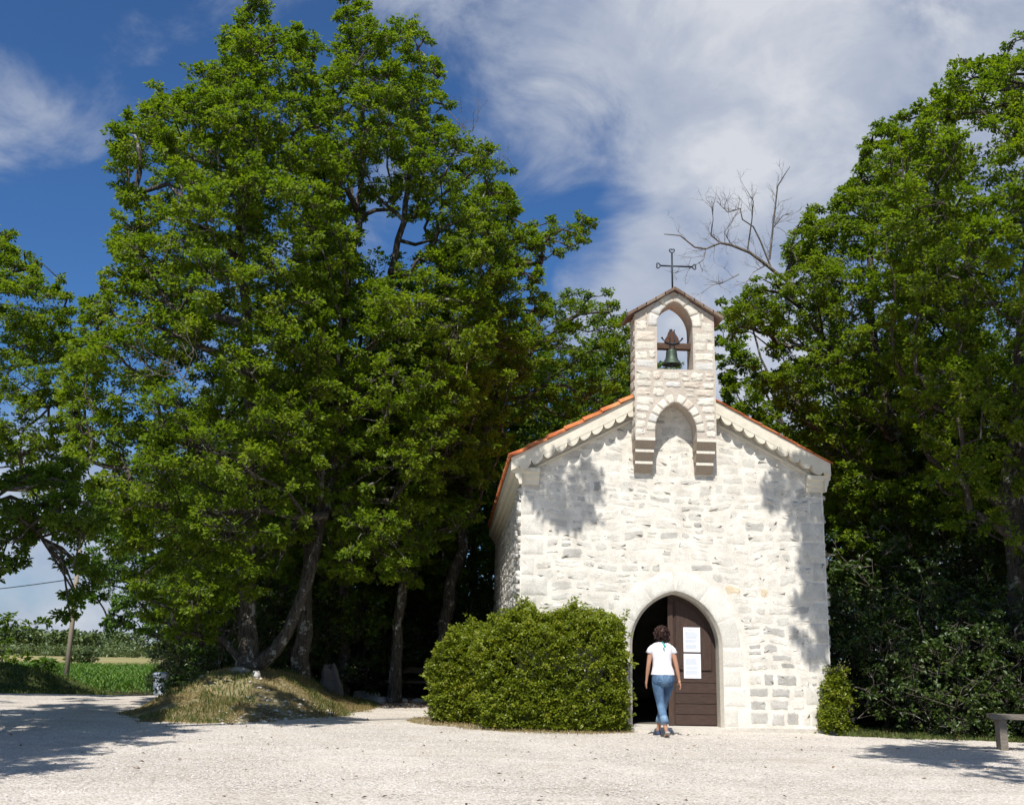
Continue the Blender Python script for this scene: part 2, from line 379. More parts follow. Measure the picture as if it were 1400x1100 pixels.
def rrect(a, b, z0, z1, jit=.12, cham=.3, nseg=2):
    w = b-a; h = z1-z0; k = min(w, h)*cham; j = min(w, h)*jit
    pts = []
    cor = [(a, z0, 1, 1), (b, z0, -1, 1), (b, z1, -1, -1), (a, z1, 1, -1)]
    base = []
    for i, (x, z, sx, sz) in enumerate(cor):
        k1, k2 = k*rng.uniform(.3, 1.), k*rng.uniform(.3, 1.)
        p, q = (x, z+sz*k1), (x+sx*k2, z)
        mid = (x+sx*k2*.3, z+sz*k1*.3)
        base += ([p, mid, q] if i % 2 == 0 else [q, mid, p])
    out = []
    for i in range(12):
        p = base[i]; out.append(p)
        if i % 3 == 2:
            q = base[(i+1) % 12]
            for t in (.35, .7): out.append((p[0]+(q[0]-p[0])*t, p[1]+(q[1]-p[1])*t))
    return [(x+j*rng.uniform(-.5, .5), z+j*rng.uniform(-.5, .5)) for x, z in out]
def courses(mb, F, z0, z1, hfun, wfun, ints, cfun, edge, relief=(.006, .018), joint=(.012, .03), jit=.2, cham=.3, soft=.80):
    z = z0; 
    while z < z1-.04:
        h = min(hfun(z), z1-z)
        for (a, b) in ints(z, z+h):
            x = a
            while x < b-.03:
                w_ = wfun(z)
                if b-(x+w_) < .09: w_ = b-x
                w_ = min(w_, b-x)
                g = rng.uniform(*joint)*.5; g2 = rng.uniform(*joint)*.5
                if w_ > .05:
                    sub = (h > .15 and w_ < .3 and rng.random() < .22)
                    parts = [(z, z+h)] if not sub else [(z, z+h*.5), (z+h*.5, z+h)]
                    for (q0, q1) in parts:
                        dz = rng.uniform(-.012, .012)
                        mk_stone(mb, rrect(x+g, x+w_-g, q0+g2+dz, q1-g2+dz, jit, cham), F, rng.uniform(*relief), cfun(x+w_/2, z+h/2), edge, soft=soft)
                x += w_
        z += h
XD = .015; DW = .785; DZ = 1.36; DOFF = .15; D_ARC = arch(XD, DW, DOFF, DZ, 12)
SILL = .07
chapel = empty('chapel', (0, 0, 0), 'small whitewashed stone chapel with pointed doorway and bell gable', 'chapel')
# --- front wall
def sst_(a, b, x):
    t = min(max((x-a)/(b-a), 0), 1); return t*t*(3-2*t)
fw_ = MB(); T = .55
outl = [(-HW, -.3), (XD-DW, -.3)] + D_ARC + [(XD+DW, -.3), (HW, -.3), (HW, roof_z(HW)-.09), (0, RZ-.09), (-HW, roof_z(HW)-.09)]
# split in two halves around the arch apex so each is simple
n = len(D_ARC)//2
left = [(-HW, -.3), (XD-DW, -.3)] + D_ARC[:n+1] + [(XD, RZ-.09), (-HW, roof_z(HW)-.09)]
right = [(XD+DW, -.3), (HW, -.3), (HW, roof_z(HW)-.09), (XD, RZ-.09)] + D_ARC[n:]
for half in (left, right):
    fw_.add([(x, 0, z) for x, z in half], [tuple(range(len(half)))], MORT)
    fw_.add([(x, T, z) for x, z in half], [tuple(range(len(half)))[::-1]], MORT)
rev = [(XD-DW, -.3)] + D_ARC + [(XD+DW, -.3)]
fw_.add([(x, 0, z) for x, z in rev]+[(x, T, z) for x, z in rev], [(i+len(rev), i+1+len(rev), i+1, i) for i in range(len(rev)-1)], (.50, .47, .42))
ridge = [(-HW, -.3), (-HW, roof_z(HW)-.09), (0, RZ-.09), (HW, roof_z(HW)-.09), (HW, -.3)]
fw_.add([(x, 0, z) for x, z in ridge]+[(x, T, z) for x, z in ridge], [(i, i+1, i+6, i+5) for i in range(4)], MORT)
# side and back walls (outer and inner skins)
fw_.box((-HW, T, -.3), (-HW+.5, LEN, roof_z(HW)-.1), MORT)
fw_.box((HW-.5, T, -.3), (HW, LEN, roof_z(HW)-.1), MORT)
fw_.prism([(-HW+.5, -.3), (HW-.5, -.3), (HW-.5, roof_z(HW)-.1), (0, RZ-.1), (-HW+.5, roof_z(HW)-.1)], 'y', LEN-.5, LEN, MORT)
VR = .36                                    # ring of voussoirs round the door
def Ff(x, z, d): return (x, -d, z)
def Fw(x, z, d):
    k = 1-float(sst_(HW-.7, HW-.3, abs(x))); m_ = float(sst_(0, .35, abs(math.hypot(x-XD, max(z-DZ, 0))-1.25)))*k
    return (x+.03*math.sin(z*6.1+x*2.3)*m_, -d, z+m_*(.035*math.sin(x*3.1+z*2.7)+.018*math.sin(x*9.3+z*8.1)))
def door_half(z0, z1):                       # half width kept free round the door at a course
    z = z0
    if z0 < DZ-.02: return DW+.40
    best = 0
    for k in range(7):
        z = z0+(z1-z0)*k/6; dz = z-DZ; Rr = DW+DOFF+VR
        if dz < Rr: best = max(best, math.sqrt(max(Rr*Rr-dz*dz, 0))-DOFF)
    return best
def ints_front(z0, z1):
    q = .40 if z1 < 3.9 else 0
    hi = min(HW, (RZ-.30-z1)/SL) if z1 > 4.1 else HW
    if z1 < 3.9: hi = HW - (.36 + .13*math.sin(math.floor(z0/.34)*2.4))
    dh = door_half(z0, z1)
    if dh > 0: return [(-hi, XD-dh-.01), (XD+dh+.01, hi)]
    return [(-hi, hi)]
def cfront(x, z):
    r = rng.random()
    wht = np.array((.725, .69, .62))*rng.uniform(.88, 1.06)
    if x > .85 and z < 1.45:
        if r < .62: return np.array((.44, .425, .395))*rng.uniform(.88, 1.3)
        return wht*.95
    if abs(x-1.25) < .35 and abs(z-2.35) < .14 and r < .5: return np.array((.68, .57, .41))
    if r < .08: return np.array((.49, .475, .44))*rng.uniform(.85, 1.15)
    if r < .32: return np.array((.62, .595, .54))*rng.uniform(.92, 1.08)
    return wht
st = MB()
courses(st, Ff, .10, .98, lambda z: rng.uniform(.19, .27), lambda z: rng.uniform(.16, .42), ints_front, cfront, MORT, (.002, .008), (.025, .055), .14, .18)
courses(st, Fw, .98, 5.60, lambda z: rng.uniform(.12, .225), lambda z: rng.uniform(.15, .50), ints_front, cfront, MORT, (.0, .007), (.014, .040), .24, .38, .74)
# quoins on both corners, front and side faces
def grey(): return np.array((.655, .63, .57))*rng.uniform(.90, 1.06)
z = .10
k = 0
while z < 3.9:
    h = .34
    wq = .36 + .13*math.sin(k*2.4)
    for s in (-1, 1):
        a, b = (s*HW, s*(HW-wq)) if s > 0 else (-HW, -HW+wq)
        mk_stone(st, rrect(min(a, b)+.004, max(a, b)-.012, z+.01, min(z+h, 3.92)-.01, .05, .10), Ff, .005, grey()*1.04, MORT, soft=.92)
    z += h; k += 1
# door jambs and voussoirs
vs = MB()
z = .08
for k in range(4):
    h = (DZ-.08)/4
    for s in (-1, 1):
        wj = (.24, .38, .30, .36)[k] if s > 0 else (.36, .26, .38, .30)[k]
        xa = XD+s*DW; xb = xa+s*wj
        mk_stone(vs, rrect(min(xa, xb), max(xa, xb), z+.005, z+h-.005, .03, .05), Ff, .003, grey()*1.05, MORT, soft=.94, rough=.1)
    z += h
Rr = DW+DOFF; amax = math.acos(DOFF/Rr)
for s in (-1, 1):
    cuts = [0, .30, .66, 1.0]
    for k in range(3):
        a0, a1 = amax*cuts[k], amax*cuts[k+1]
        ro = Rr + ((.27, .37, .33)[k] if s < 0 else (.31, .36, .35)[k])
        pts = [(Rr*math.cos(a0+(a1-a0)*i/7), Rr*math.sin(a0+(a1-a0)*i/7)) for i in range(8)]
        pto = [(ro*math.cos(a0+(a1-a0)*i/5), ro*math.sin(a0+(a1-a0)*i/5)) for i in range(5, -1, -1)]
        if k == 2: pto = [(max(x, DOFF+.0), y) for x, y in pto]
        o = [(XD+s*(x-DOFF), DZ+z_) for x, z_ in pts+pto]
        if s < 0: o = o[::-1]
        g = np.array(grey())*(.95 if k == 0 else 1.10)
        mk_stone(vs, [(x, z_+.0) for x, z_ in o], Ff, .0035, g, MORT, soft=.95, rough=.1)
        # left-over ring between stone and rubble stays mortar
# chamfer strip of the reveal
ch_o = [(XD-DW-.0, SILL)]+arch(XD, DW, DOFF, DZ, 12)+[(XD+DW, SILL)]
# side wall rubble, left and right
def FL(y, z, d): return (-HW-d, y, z)
def FR(y, z, d): return (HW+d, y, z)
csd = lambda x, z: np.array((.64, .62, .58))*rng.uniform(.8, 1.1)
for F in (FL, FR):
    courses(st, (lambda y, z, d, F=F: F(LEN-y, z, d)) if F is FL else F, .1, 4.0, lambda z: rng.uniform(.12, .22), lambda z: rng.uniform(.15, .5), lambda a, b: [(.02, LEN-1.0 if F is FL else LEN-.1)] if F is FL else [(.9, LEN-.1)], csd, MORT, (.01, .03), (.012, .03), .28, .42)
    courses(st, (lambda y, z, d, F=F: F(1.0-y, z, d)) if F is FL else F, .1, 4.0, lambda z: rng.uniform(.12, .26), lambda z: rng.uniform(.2, .4), lambda a, b: [(.01, .98)] if F is FL else [(.01, .9)], csd, MORT, (.02, .065), (.01, .03), .3, .4)
fw_obj = fw_.build('wall', MAT['wall'], chapel)
st.build('rubble_masonry', MAT['wall'], fw_obj)
vs.build('door_surround', MAT['dressed'], chapel)
# rounded moulding of the reveal: a chamfer sheet just inside the ring
cm = MB(); nn = len(ch_o)
inner = [(XD-DW+.05, SILL)]+arch(XD, DW-.05, DOFF, DZ, 12)+[(XD+DW-.05, SILL)]
cm.add([(x, -.015, z) for x, z in ch_o]+[(x, .05, z) for x, z in inner]+[(x, .30, z) for x, z in inner]+[(x, .30, z) for x, z in ch_o],
       [(i, i+1, nn+i+1, nn+i) for i in range(nn-1)]+[(nn+i, nn+i+1, 2*nn+i+1, 2*nn+i) for i in range(nn-1)]+[(2*nn+i, 2*nn+i+1, 3*nn+i+1, 3*nn+i) for i in range(nn-1)], (.55, .51, .44))
cm.build('door_jamb', MAT['dressed'], chapel)
s_ = MB(); s_.box((XD-DW-.12, -.34, -.1), (XD+DW+.10, .62, SILL), (.60, .56, .50)); s_.build('doorstep', MAT['dressed'], chapel)
b_ = MB(); b_.box((-HW-.05, -.06, -.1), (XD-DW-.125, -.001, .085), (.60, .56, .50)); b_.build('plinth', MAT['rock'], chapel); b_ = MB(); b_.box((XD+DW+.105, -.06, -.1), (HW+.05, -.001, .075), (.60, .56, .50)); b_.build('plinth', MAT['rock'], chapel)
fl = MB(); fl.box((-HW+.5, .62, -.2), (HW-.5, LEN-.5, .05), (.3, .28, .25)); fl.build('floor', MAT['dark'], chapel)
# --- door leaves
dr = MB(); Y0, Y1 = .30, .36
def leaf_outline(x0, x1, inset=0.):
    hi = [p for p in arc_half(XD, DW-.012-inset, DOFF, DZ, 16)]
    pts = [(x0+inset, SILL+.01+inset)] if not inset else [(x0+inset, .98)]
    pts += [(hi[0][0], pts[0][1])] + [p for p in hi if p[0] > x0+inset+.02]
    xl = x0+inset; Rq = DW-.012-inset+DOFF
    pts.append((xl, DZ+math.sqrt(max(Rq*Rq-(xl-XD+DOFF)**2, 0))))
    return pts
ol = leaf_outline(XD-.07, XD+DW)
dr.prism(ol, 'y', Y0, Y1, (1, 1, 1))
drl = dr.build('door', MAT['door'], chapel, fix=True); tag(drl, 'closed right leaf of brown wooden door with two white notices')
pl = MB(); po = leaf_outline(XD-.07, XD+DW, .10); pl.prism(po, 'y', Y0-.012, Y0+.001, (.8, .8, .8)); 
po2 = leaf_outline(XD-.07, XD+DW, .125); pl.prism(po2, 'y', Y0-.020, Y0-.0125, (1.05, 1.05, 1.05)); pl.build('panel', MAT['door'], drl, fix=True)
pk = MB(); zz = SILL+.02
for k in range(5):
    pk.box((XD+.035, Y0-.014+.003*(k % 2), zz), (XD+DW-.02, Y0+.001, zz+.162), (.9+.2*rng.random(),)*3); zz += .172
pk.build('plank', MAT['doorh'], drl)
so_ = MB(); so_.box((XD-.085, Y0-.035, SILL+.01), (XD+.0, Y0+.002, 2.07), (1.35, 1.3, 1.25)); so_.build('stile', MAT['door'], drl)
hn = MB(); hn.tube([(XD+.06, Y0-.06, 1.05), (XD+.06, Y0-.01, 1.05)], .012); hn.tube([(XD+.06, Y0-.06, 1.05), (XD+.14, Y0-.065, 1.045)], .009); hn.build('handle', MAT['iron'], drl)
dl = MB(); dl.box((XD-DW-.06, .58, SILL+.01), (XD-DW-.005, 1.32, 2.0), (.7, .7, .7)); 
for k in range(3): dl.box((XD-DW-.006, .64, .2+k*.58), (XD-DW+.005, 1.26, .68+k*.58), (.6, .6, .6))
tag(dl.build('door', MAT['door'], chapel), 'left leaf of the door standing open into the dark chapel')
# notices
for k, (p0, p1) in enumerate((((934, 857), (957.5, 891)), ((934.6, 893), (958.5, 927)))):
    A = at(*p0, Y0-.02); B = at(*p1, Y0-.02)
    pm = MB(); pm.box((A[0], Y0-.0235, B[2]), (B[0], Y0-.0205, A[2])); 
    nl = 17
    for i in range(nl):
        z0 = A[2]-.05-(A[2]-B[2]-.09)*i/nl
        if i in (1, 8, 12): continue
        pm.box((A[0]+.03+(.05 if i == 0 else 0), Y0-.0245, z0), (B[0]-.03-rng.random()*.06-(.05 if i == 0 else 0), Y0-.0236, z0+.006), mi=1)
    o = pm.build('notice', [MAT['paper'], MAT['ink']], drl)
    tag(o, ('upper' if k == 0 else 'lower')+' white printed notice')
# --- main roof: canal tiles
rf = MB(); EX = 2.84; EXR = 2.74
def tile_row(side, y, r, up):                 # a run of half-round tiles down the slope
    n = 8; L = (EX if side < 0 else EXR)/math.cos(math.atan(SL)); k = 0; s = 0.
    nt_ = int(L/.36)+1
    for j in range(nt_):
        a = L-(j+1)*L/nt_ - .05; b = L-j*L/nt_
        rr0, rr1 = r*.82, r*1.0
        a = max(a, 0)
        cc = (1, rng.random(), rng.random()); vs_ = []
        for t, rr, lift in ((a, rr0, .0), (b, rr1, .012 + .012)):
            x = side*t*math.cos(math.atan(SL)); zc = RZ - t*math.sin(math.atan(SL)) - .015 + lift
            for i in range(n+1):
                an = math.pi*i/n; h = math.sin(an)*rr*.8*(1 if up else -1)
                vs_.append((x+side*h*math.sin(math.atan(SL)), y+math.cos(an)*rr, zc+h*math.cos(math.atan(SL))))
        fs = [(i, i+1, n+2+i, n+1+i) for i in range(n)]
        rf.add(vs_, fs, cc, True)
        # thickness of the lower lip
        vs2 = []
        t = b; x = side*t*math.cos(math.atan(SL)); zc = RZ-t*math.sin(math.atan(SL))+.009
        for q in (1., .84):
            for i in range(n+1):
                an = math.pi*i/n; h = math.sin(an)*r*q*.8*(1 if up else -1)
                vs2.append((x+side*h*math.sin(math.atan(SL)), y+math.cos(an)*r*q, zc+h*math.cos(math.atan(SL))))
        rf.add(vs2, [(i, i+1, n+2+i, n+1+i) for i in range(n)], cc)
y = -.16
ys = []
while y < LEN+.1: ys.append(y); y += .235
for side in (-1, 1):
    for y in (ys if side < 0 else ys[1:]):
        tile_row(side, y, .10, True); tile_row(side, y+.117, .085, False)
    # rake tiles: visible edge, one thick piece per tile
    L = (EX if side < 0 else EXR)/math.cos(math.atan(SL)); nt_ = 9; ca, sa = math.cos(math.atan(SL)), math.sin(math.atan(SL))
    for j in range(nt_):
        a, b = L*j/nt_-.03, L*(j+1)/nt_; a = max(a, 0.); cc = (1, rng.random(), rng.random()*(1 if side < 0 else .15)); kk = 1 if side < 0 else .55
        pts = []
        for t, up in ((a, 0), (b, .018)):
            for (dy, dh) in ((-.235, .0), (-.235, .040), (-.20, .062), (-.10, .062), (-.10, .0)):
                h = dh*kk+up*kk; x = side*(t*ca+h*sa); pts.append((x, dy, RZ-t*sa+h*ca-.01))
        rf.add(pts, [(i, (i+1) % 5, 5+(i+1) % 5, 5+i) for i in range(5)]+[(0, 1, 2, 3, 4), (9, 8, 7, 6, 5)], cc)
for k in range(26):                           # ridge tiles
    y0 = -.2+k*.44; cc = (1, rng.random(), rng.random()); vs_ = []
    for yy, rr in ((y0, .13), (y0+.47, .11)):
        for i in range(9):
            an = math.pi*i/8; vs_.append((math.cos(an)*rr, yy, RZ+.03+math.sin(an)*rr*.8))
    rf.add(vs_, [(i, i+1, 10+i, 9+i) for i in range(8)], cc, True)
roof = rf.build('roof', MAT['tile'], chapel)
dk = MB()                                      # deck below the tiles
for side in (-1, 1):
    EX = 2.84 if side < 0 else 2.74
    dk.prism([(side*.0, RZ-.08), (side*(EX-.02), RZ-(EX-.02)*SL-.08), (side*(EX-.02), RZ-(EX-.02)*SL+.0), (side*.0, RZ+.0)], 'y', -.19, LEN+.05, (.9, .85, .8))
dk.build('roof_deck', MAT['plaster'], chapel, fix=True)
# --- raking cornice: plain band, scallops, fillet
th = math.atan(SL); ca, sa = math.cos(th), math.sin(th)
for side in (-1, 1):
    ck = MB()
    EX = 2.84 if side < 0 else 2.74
    x0, x1 = .60, EX-.02
    def S(x, drop): return (side*x, RZ-x*SL-drop)
    ck.prism([S(x0, .012), S(x1, .012), S(x1, .225), S(x0, .225)], 'y', -.205, -.002, (1, 1, 1))
    ck.prism([S(x0, .350), S(x1-.28, .350), S(x1-.28, .395), S(x0, .395)], 'y', -.05, -.003, (1, 1, 1))
    nsc = 10; Ls = (x1-x0)/ca-.18; r_ = Ls/nsc/2
    for k in range(nsc):
        t = (x0/ca)+r_+k*2*r_+.02
        cx_, cz_ = side*(t*ca), RZ-t*sa-.215
        pts = []
        for i in range(9):
            an = math.pi*i/8; lx = math.cos(an)*r_*.97; lz = -math.sin(an)*r_*1.0
            pts.append((cx_+side*(lx*ca)+side*lz*sa*0, cz_-lx*sa+lz))
        # flared out like the butt of a tile
        o1 = [(p[0], -.200, p[1]) for p in pts]; o2 = [(cx_+(p[0]-cx_)*.9, -.002, cz_-.0+(p[1]-cz_)*.80) for p in pts]
        ck.add(o1+o2, [(i, i+1, 10+i, 9+i) for i in range(8)]+[tuple(range(9))], (1, 1, 1), False)
    corn = ck.build('cornice', MAT['plaster'], chapel, fix=True)
ek = MB()                                      # eaves mouldings along both sides with short returns on the front
for side in (-1, 1):
    pr = [(0, 4.02), (.05, 4.02), (.07, 4.10), (.11, 4.13), (.13, 4.20), (.19, 4.23), (.20, 4.37), (0, 4.37)]
    pts = [(side*(HW+a*(1 if side < 0 else .55)), z) for a, z in pr]
    ek.prism(pts, 'y', -.14, LEN, (1, 1, 1))
    # front return
    vs_ = []
    for xx, sc_ in ((side*(HW), 1.), (side*(HW-.30), 1.)):
        for a, z in pr[:-2]+[(.19, 4.30), (0, 4.30)]: vs_.append((xx, -a*.75*sc_-.002, z))
    ek.add(vs_, [(i, (i+1) % 8, 8+(i+1) % 8, 8+i) for i in range(8)]+[tuple(range(8)), tuple(range(8, 16))], (1, 1, 1))
ek.build('eaves_moulding', MAT['plaster'], chapel, fix=True)

# --- bell gable
BG = (.56, .495, .425); BY0, BY1 = -.38, .10; BL, BR_ = -.715, .690; BC = -.012
nh, nz0, nz1 = .362, 4.84, 5.00; oh, oz0, oz1 = .315, 6.05, 6.80; EZ = 7.03; AZ = 7.47
na = arch(BC, nh, .20, nz1-.05, 8); oa = arch(BC+.005, oh, .20, oz1+.02, 8)
bm_ = MB(); k1 = len(na)//2; k2 = len(oa)//2
lefth = [(BL, nz0), (BC-nh, nz0)]+na[:k1+1]+[(BC, oz0), (BC-oh, oz0)]+oa[:k2+1]+[(BC, AZ), (BL, EZ)]
righth = [(BC+nh, nz0), (BR_, nz0), (BR_, EZ), (BC, AZ)]+oa[k2:]+[(BC+oh+.005, oz0), (BC, oz0)]+na[k1:]
for h_ in (lefth, righth):
    bm_.add([(x, BY0, z) for x, z in h_], [tuple(range(len(h_)))], BG)
    bm_.add([(x, BY1, z) for x, z in h_], [tuple(range(len(h_)))[::-1]], BG)
def skin_edge(pts, c=BG, closed=False):
    n = len(pts); bm_.add([(x, BY0, z) for x, z in pts]+[(x, BY1, z) for x, z in pts], [(i, i+n, (i+1) % n+n, (i+1) % n) for i in range(n if closed else n-1)], c)
skin_edge([(BL, EZ), (BL, nz0), (BC-nh, nz0)]+na+[(BC+nh, nz0), (BR_, nz0), (BR_, EZ), (BC, AZ), (BL, EZ)])
skin_edge([(BC-oh, oz0)]+oa+[(BC+oh+.005, oz0)], (.58, .52, .45), True)
bgo = bm_.build('bell_gable', MAT['belfry'], chapel)
bs = MB()
def Fb(x, z, d): return (x, BY0-d, z)
def cb(x, z):
    r = rng.random(); c = np.array((.72, .68, .59))*rng.uniform(.90, 1.07)
    if r < .15: c = np.array((.66, .58, .49))
    elif r < .25: c = np.array((.64, .625, .59))
    return c
def ints_b(z0, z1):
    zc = (z0+z1)/2; L, Rr_ = BL, BR_
    if z1 > EZ-.02: 
        hw = (AZ-z1)/(AZ-EZ)*.70-.02; L, Rr_ = BC-hw, BC+hw
        if hw < .05: return []
    def half(hw, off, zs, ring):
        m = 0
        for k in range(6):
            z = z0+(z1-z0)*k/5
            if z < zs: m = max(m, hw+.005); continue
            Rq = hw+off+ring; dz = z-zs
            if dz < Rq: m = max(m, math.sqrt(Rq*Rq-dz*dz)-off)
        return m
    if z0 < 5.62: m = half(nh, .20, nz1-.05, .15)
    elif z1 > oz0+.01: m = half(oh, .20, oz1+.02, .16)
    else: m = 0
    if m > 0: return [(L, BC-m-.005), (BC+m+.005, Rr_)]
    return [(L, Rr_)]
courses(bs, Fb, nz0+.01, oz0-.005, lambda z: rng.uniform(.12, .19), lambda z: rng.uniform(.16, .36), ints_b, cb, BG, (.006, .016), (.018, .035), .2, .35)
courses(bs, Fb, oz0, 7.4, lambda z: rng.uniform(.15, .20), lambda z: rng.uniform(.18, .42), ints_b, cb, BG, (.006, .016), (.018, .035), .16, .28)
def ring(mb, cx, hw, off, zs, rw, nst, F, cf, edge, rel):
    Rq = hw+off; am = math.acos(off/Rq)
    for s in (-1, 1):
        for k in range(nst):
            a0, a1 = am*k/nst+.015, am*(k+1)/nst-.015; ro = Rq+rw*rng.uniform(.9, 1.)
            p = [(Rq*math.cos(a0+(a1-a0)*i/4), Rq*math.sin(a0+(a1-a0)*i/4)) for i in range(5)]
            q = [(ro*math.cos(a0+(a1-a0)*i/4), ro*math.sin(a0+(a1-a0)*i/4)) for i in range(4, -1, -1)]
            if k == nst-1: q = [(max(x, off+.01), y) for x, y in q]
            o = [(cx+s*(x-off), zs+z) for x, z in p+q]
            if s < 0: o = o[::-1]
            mk_stone(mb, o, F, rel, cf(0, 0), edge, soft=.90, rough=.2)
ring(bs, BC, nh, .20, nz1-.05, .15, 5, Fb, cb, BG, .014)
ring(bs, BC+.005, oh, .20, oz1+.02, .17, 3, Fb, cb, BG, .014)
courses(bs, lambda y, z, d: (BL-d, BY1-y, z), nz0+.01, EZ, lambda z: rng.uniform(.14, .2), lambda z: rng.uniform(.2, .5), lambda a, b: [(.01, BY1-BY0-.01)], cb, BG, (.006, .016), (.018, .035), .2, .3)
courses(bs, lambda y, z, d: (BR_+d, BY0+y, z), nz0+.01, EZ, lambda z: rng.uniform(.14, .2), lambda z: rng.uniform(.2, .5), lambda a, b: [(.01, BY1-BY0-.01)], cb, BG, (.006, .016), (.018, .035), .2, .3)
bs.build('gable_masonry', MAT['belfry'], bgo)
# corbels: three courses each side, each with an upright lip and a raked underside
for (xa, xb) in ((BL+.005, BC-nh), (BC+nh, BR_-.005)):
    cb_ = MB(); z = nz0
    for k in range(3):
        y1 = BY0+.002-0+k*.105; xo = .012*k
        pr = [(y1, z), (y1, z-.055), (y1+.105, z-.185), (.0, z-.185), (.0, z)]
        cb_.prism(pr, 'x', xa+xo, xb-xo*.5, (.40, .33, .26)); cb_.box((xa+xo-.002, y1-.004, z-.052), (xb-xo*.5+.002, y1-.0005, z-.001), (.74, .69, .60)); z -= .187  # lip tinted as sunlit, rest browned for underside shade and weathering
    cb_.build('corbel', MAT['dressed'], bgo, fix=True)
# gable roof slabs
gs = MB(); sl2 = (AZ-EZ)/.70
for s in (-1, 1):
    cuts = 5
    for k in range(cuts):
        a, b = k/cuts*.83, (k+1)/cuts*.83+.015; up = .0
        def Q(x, h): return (BC+s*(x), AZ+.012-x*sl2+h)
        gs.prism([Q(a, 0+.004*k), Q(b, 0+.004*k), Q(b, .055+.004*k), Q(a, .052+.003*k)], 'y', BY0-.10, BY1+.10, (1, rng.random(), rng.random()))
gs.build('gable_roof', MAT['slate'], bgo, fix=True)
# bell, headstock
bell = empty('bell', (BC, -.14, 6.35), 'dark bronze bell hanging from its wooden headstock in the gable opening', 'bell')
bb = MB(); PR = [(.0, .245), (.05, .243), (.085, .225), (.095, .19), (.10, .12), (.112, .06), (.14, .01), (.172, -.03), (.175, -.045), (.158, -.045), (.125, 0), (.095, .08), (.08, .18), (0, .2)]
bb.lathe(PR, (BC-.01, -.14, 6.24), 28); bb.build('bell_body', MAT['bronze'], bell)
cl = MB(); cl.tube([(BC-.01, -.14, 6.42), (BC-.01, -.14, 6.23)], .012); cl.lathe([(0, -.035), (.025, -.03), (.034, 0), (.025, .03), (0, .035)], (BC-.01, -.14, 6.20), 12); cl.build('clapper', MAT['iron'], bell)
hb = MB(); hb.box((BC-oh-.02, -.21, 6.475), (BC+oh+.02, -.07, 6.575), (1, 1, 1)); 
hb.prism([(BC-.14, 6.575), (BC+.13, 6.575), (BC+.10, 6.68), (BC+.05, 6.76), (BC+.035, 6.80), (BC-.055, 6.80), (BC-.07, 6.75), (BC-.11, 6.68)], 'y', -.20, -.08, (1.1, .8, .7)); hb.build('headstock', MAT['beam'], bell, fix=True)
ib = MB()
ib.tube([(BC-.19, -.22, 6.65), (BC-.12, -.22, 6.585), (BC-.01, -.22, 6.555), (BC+.10, -.22, 6.585), (BC+.17, -.22, 6.65)], .013)
for x in (-.19, .17): ib.lathe([(0, -.025), (.024, 0), (0, .025)], (BC+x, -.22, 6.66), 8)
for x in (-.05, .03): ib.tube([(BC+x, -.215, 6.82), (BC+x, -.215, 6.47), (BC+x*.6, -.15, 6.46)], .010)
ib.lathe([(0, -.03), (.03, 0), (0, .03)], (BC-.01, -.14, 6.83), 8)
ib.build('strap', MAT['iron'], bell)
# cross
cr = MB(); CX_, CY_ = BC+.02, -.16; zt = AZ+.03
T1_ = at(925, 346, CY_)[2]; za = at(925, 364, CY_)[2]
cr.tube([(CX_, CY_, zt), (CX_, CY_, T1_)], .016, 8)
al = at(903, 363, CY_)[0]; ar = at(946, 366, CY_)[0]
cr.tube([(al, CY_, za), (ar, CY_, za)], .016, 8)
def heart(ox, oz, dx, dz):
    pts = []
    for i in range(17):
        a = 2*math.pi*i/16
        hx = 16*math.sin(a)**3/17; hy = (13*math.cos(a)-5*math.cos(2*a)-2*math.cos(3*a)-math.cos(4*a))/17
        u_, v_ = hx*.052, (hy+1)*.048           # tip at the shaft, opening outwards
        pts.append((ox+dx*v_+dz*u_, CY_, oz+dz*v_-dx*u_))
    cr.tube(pts, .011, 6, caps=False)
heart(CX_, T1_-.01, 0, 1); heart(al+.01, za, -1, 0); heart(ar-.01, za, 1, 0)
cro = cr.build('iron_cross', MAT['iron']); tag(cro, 'thin iron cross with heart-shaped ends on top of the bell gable', 'cross')

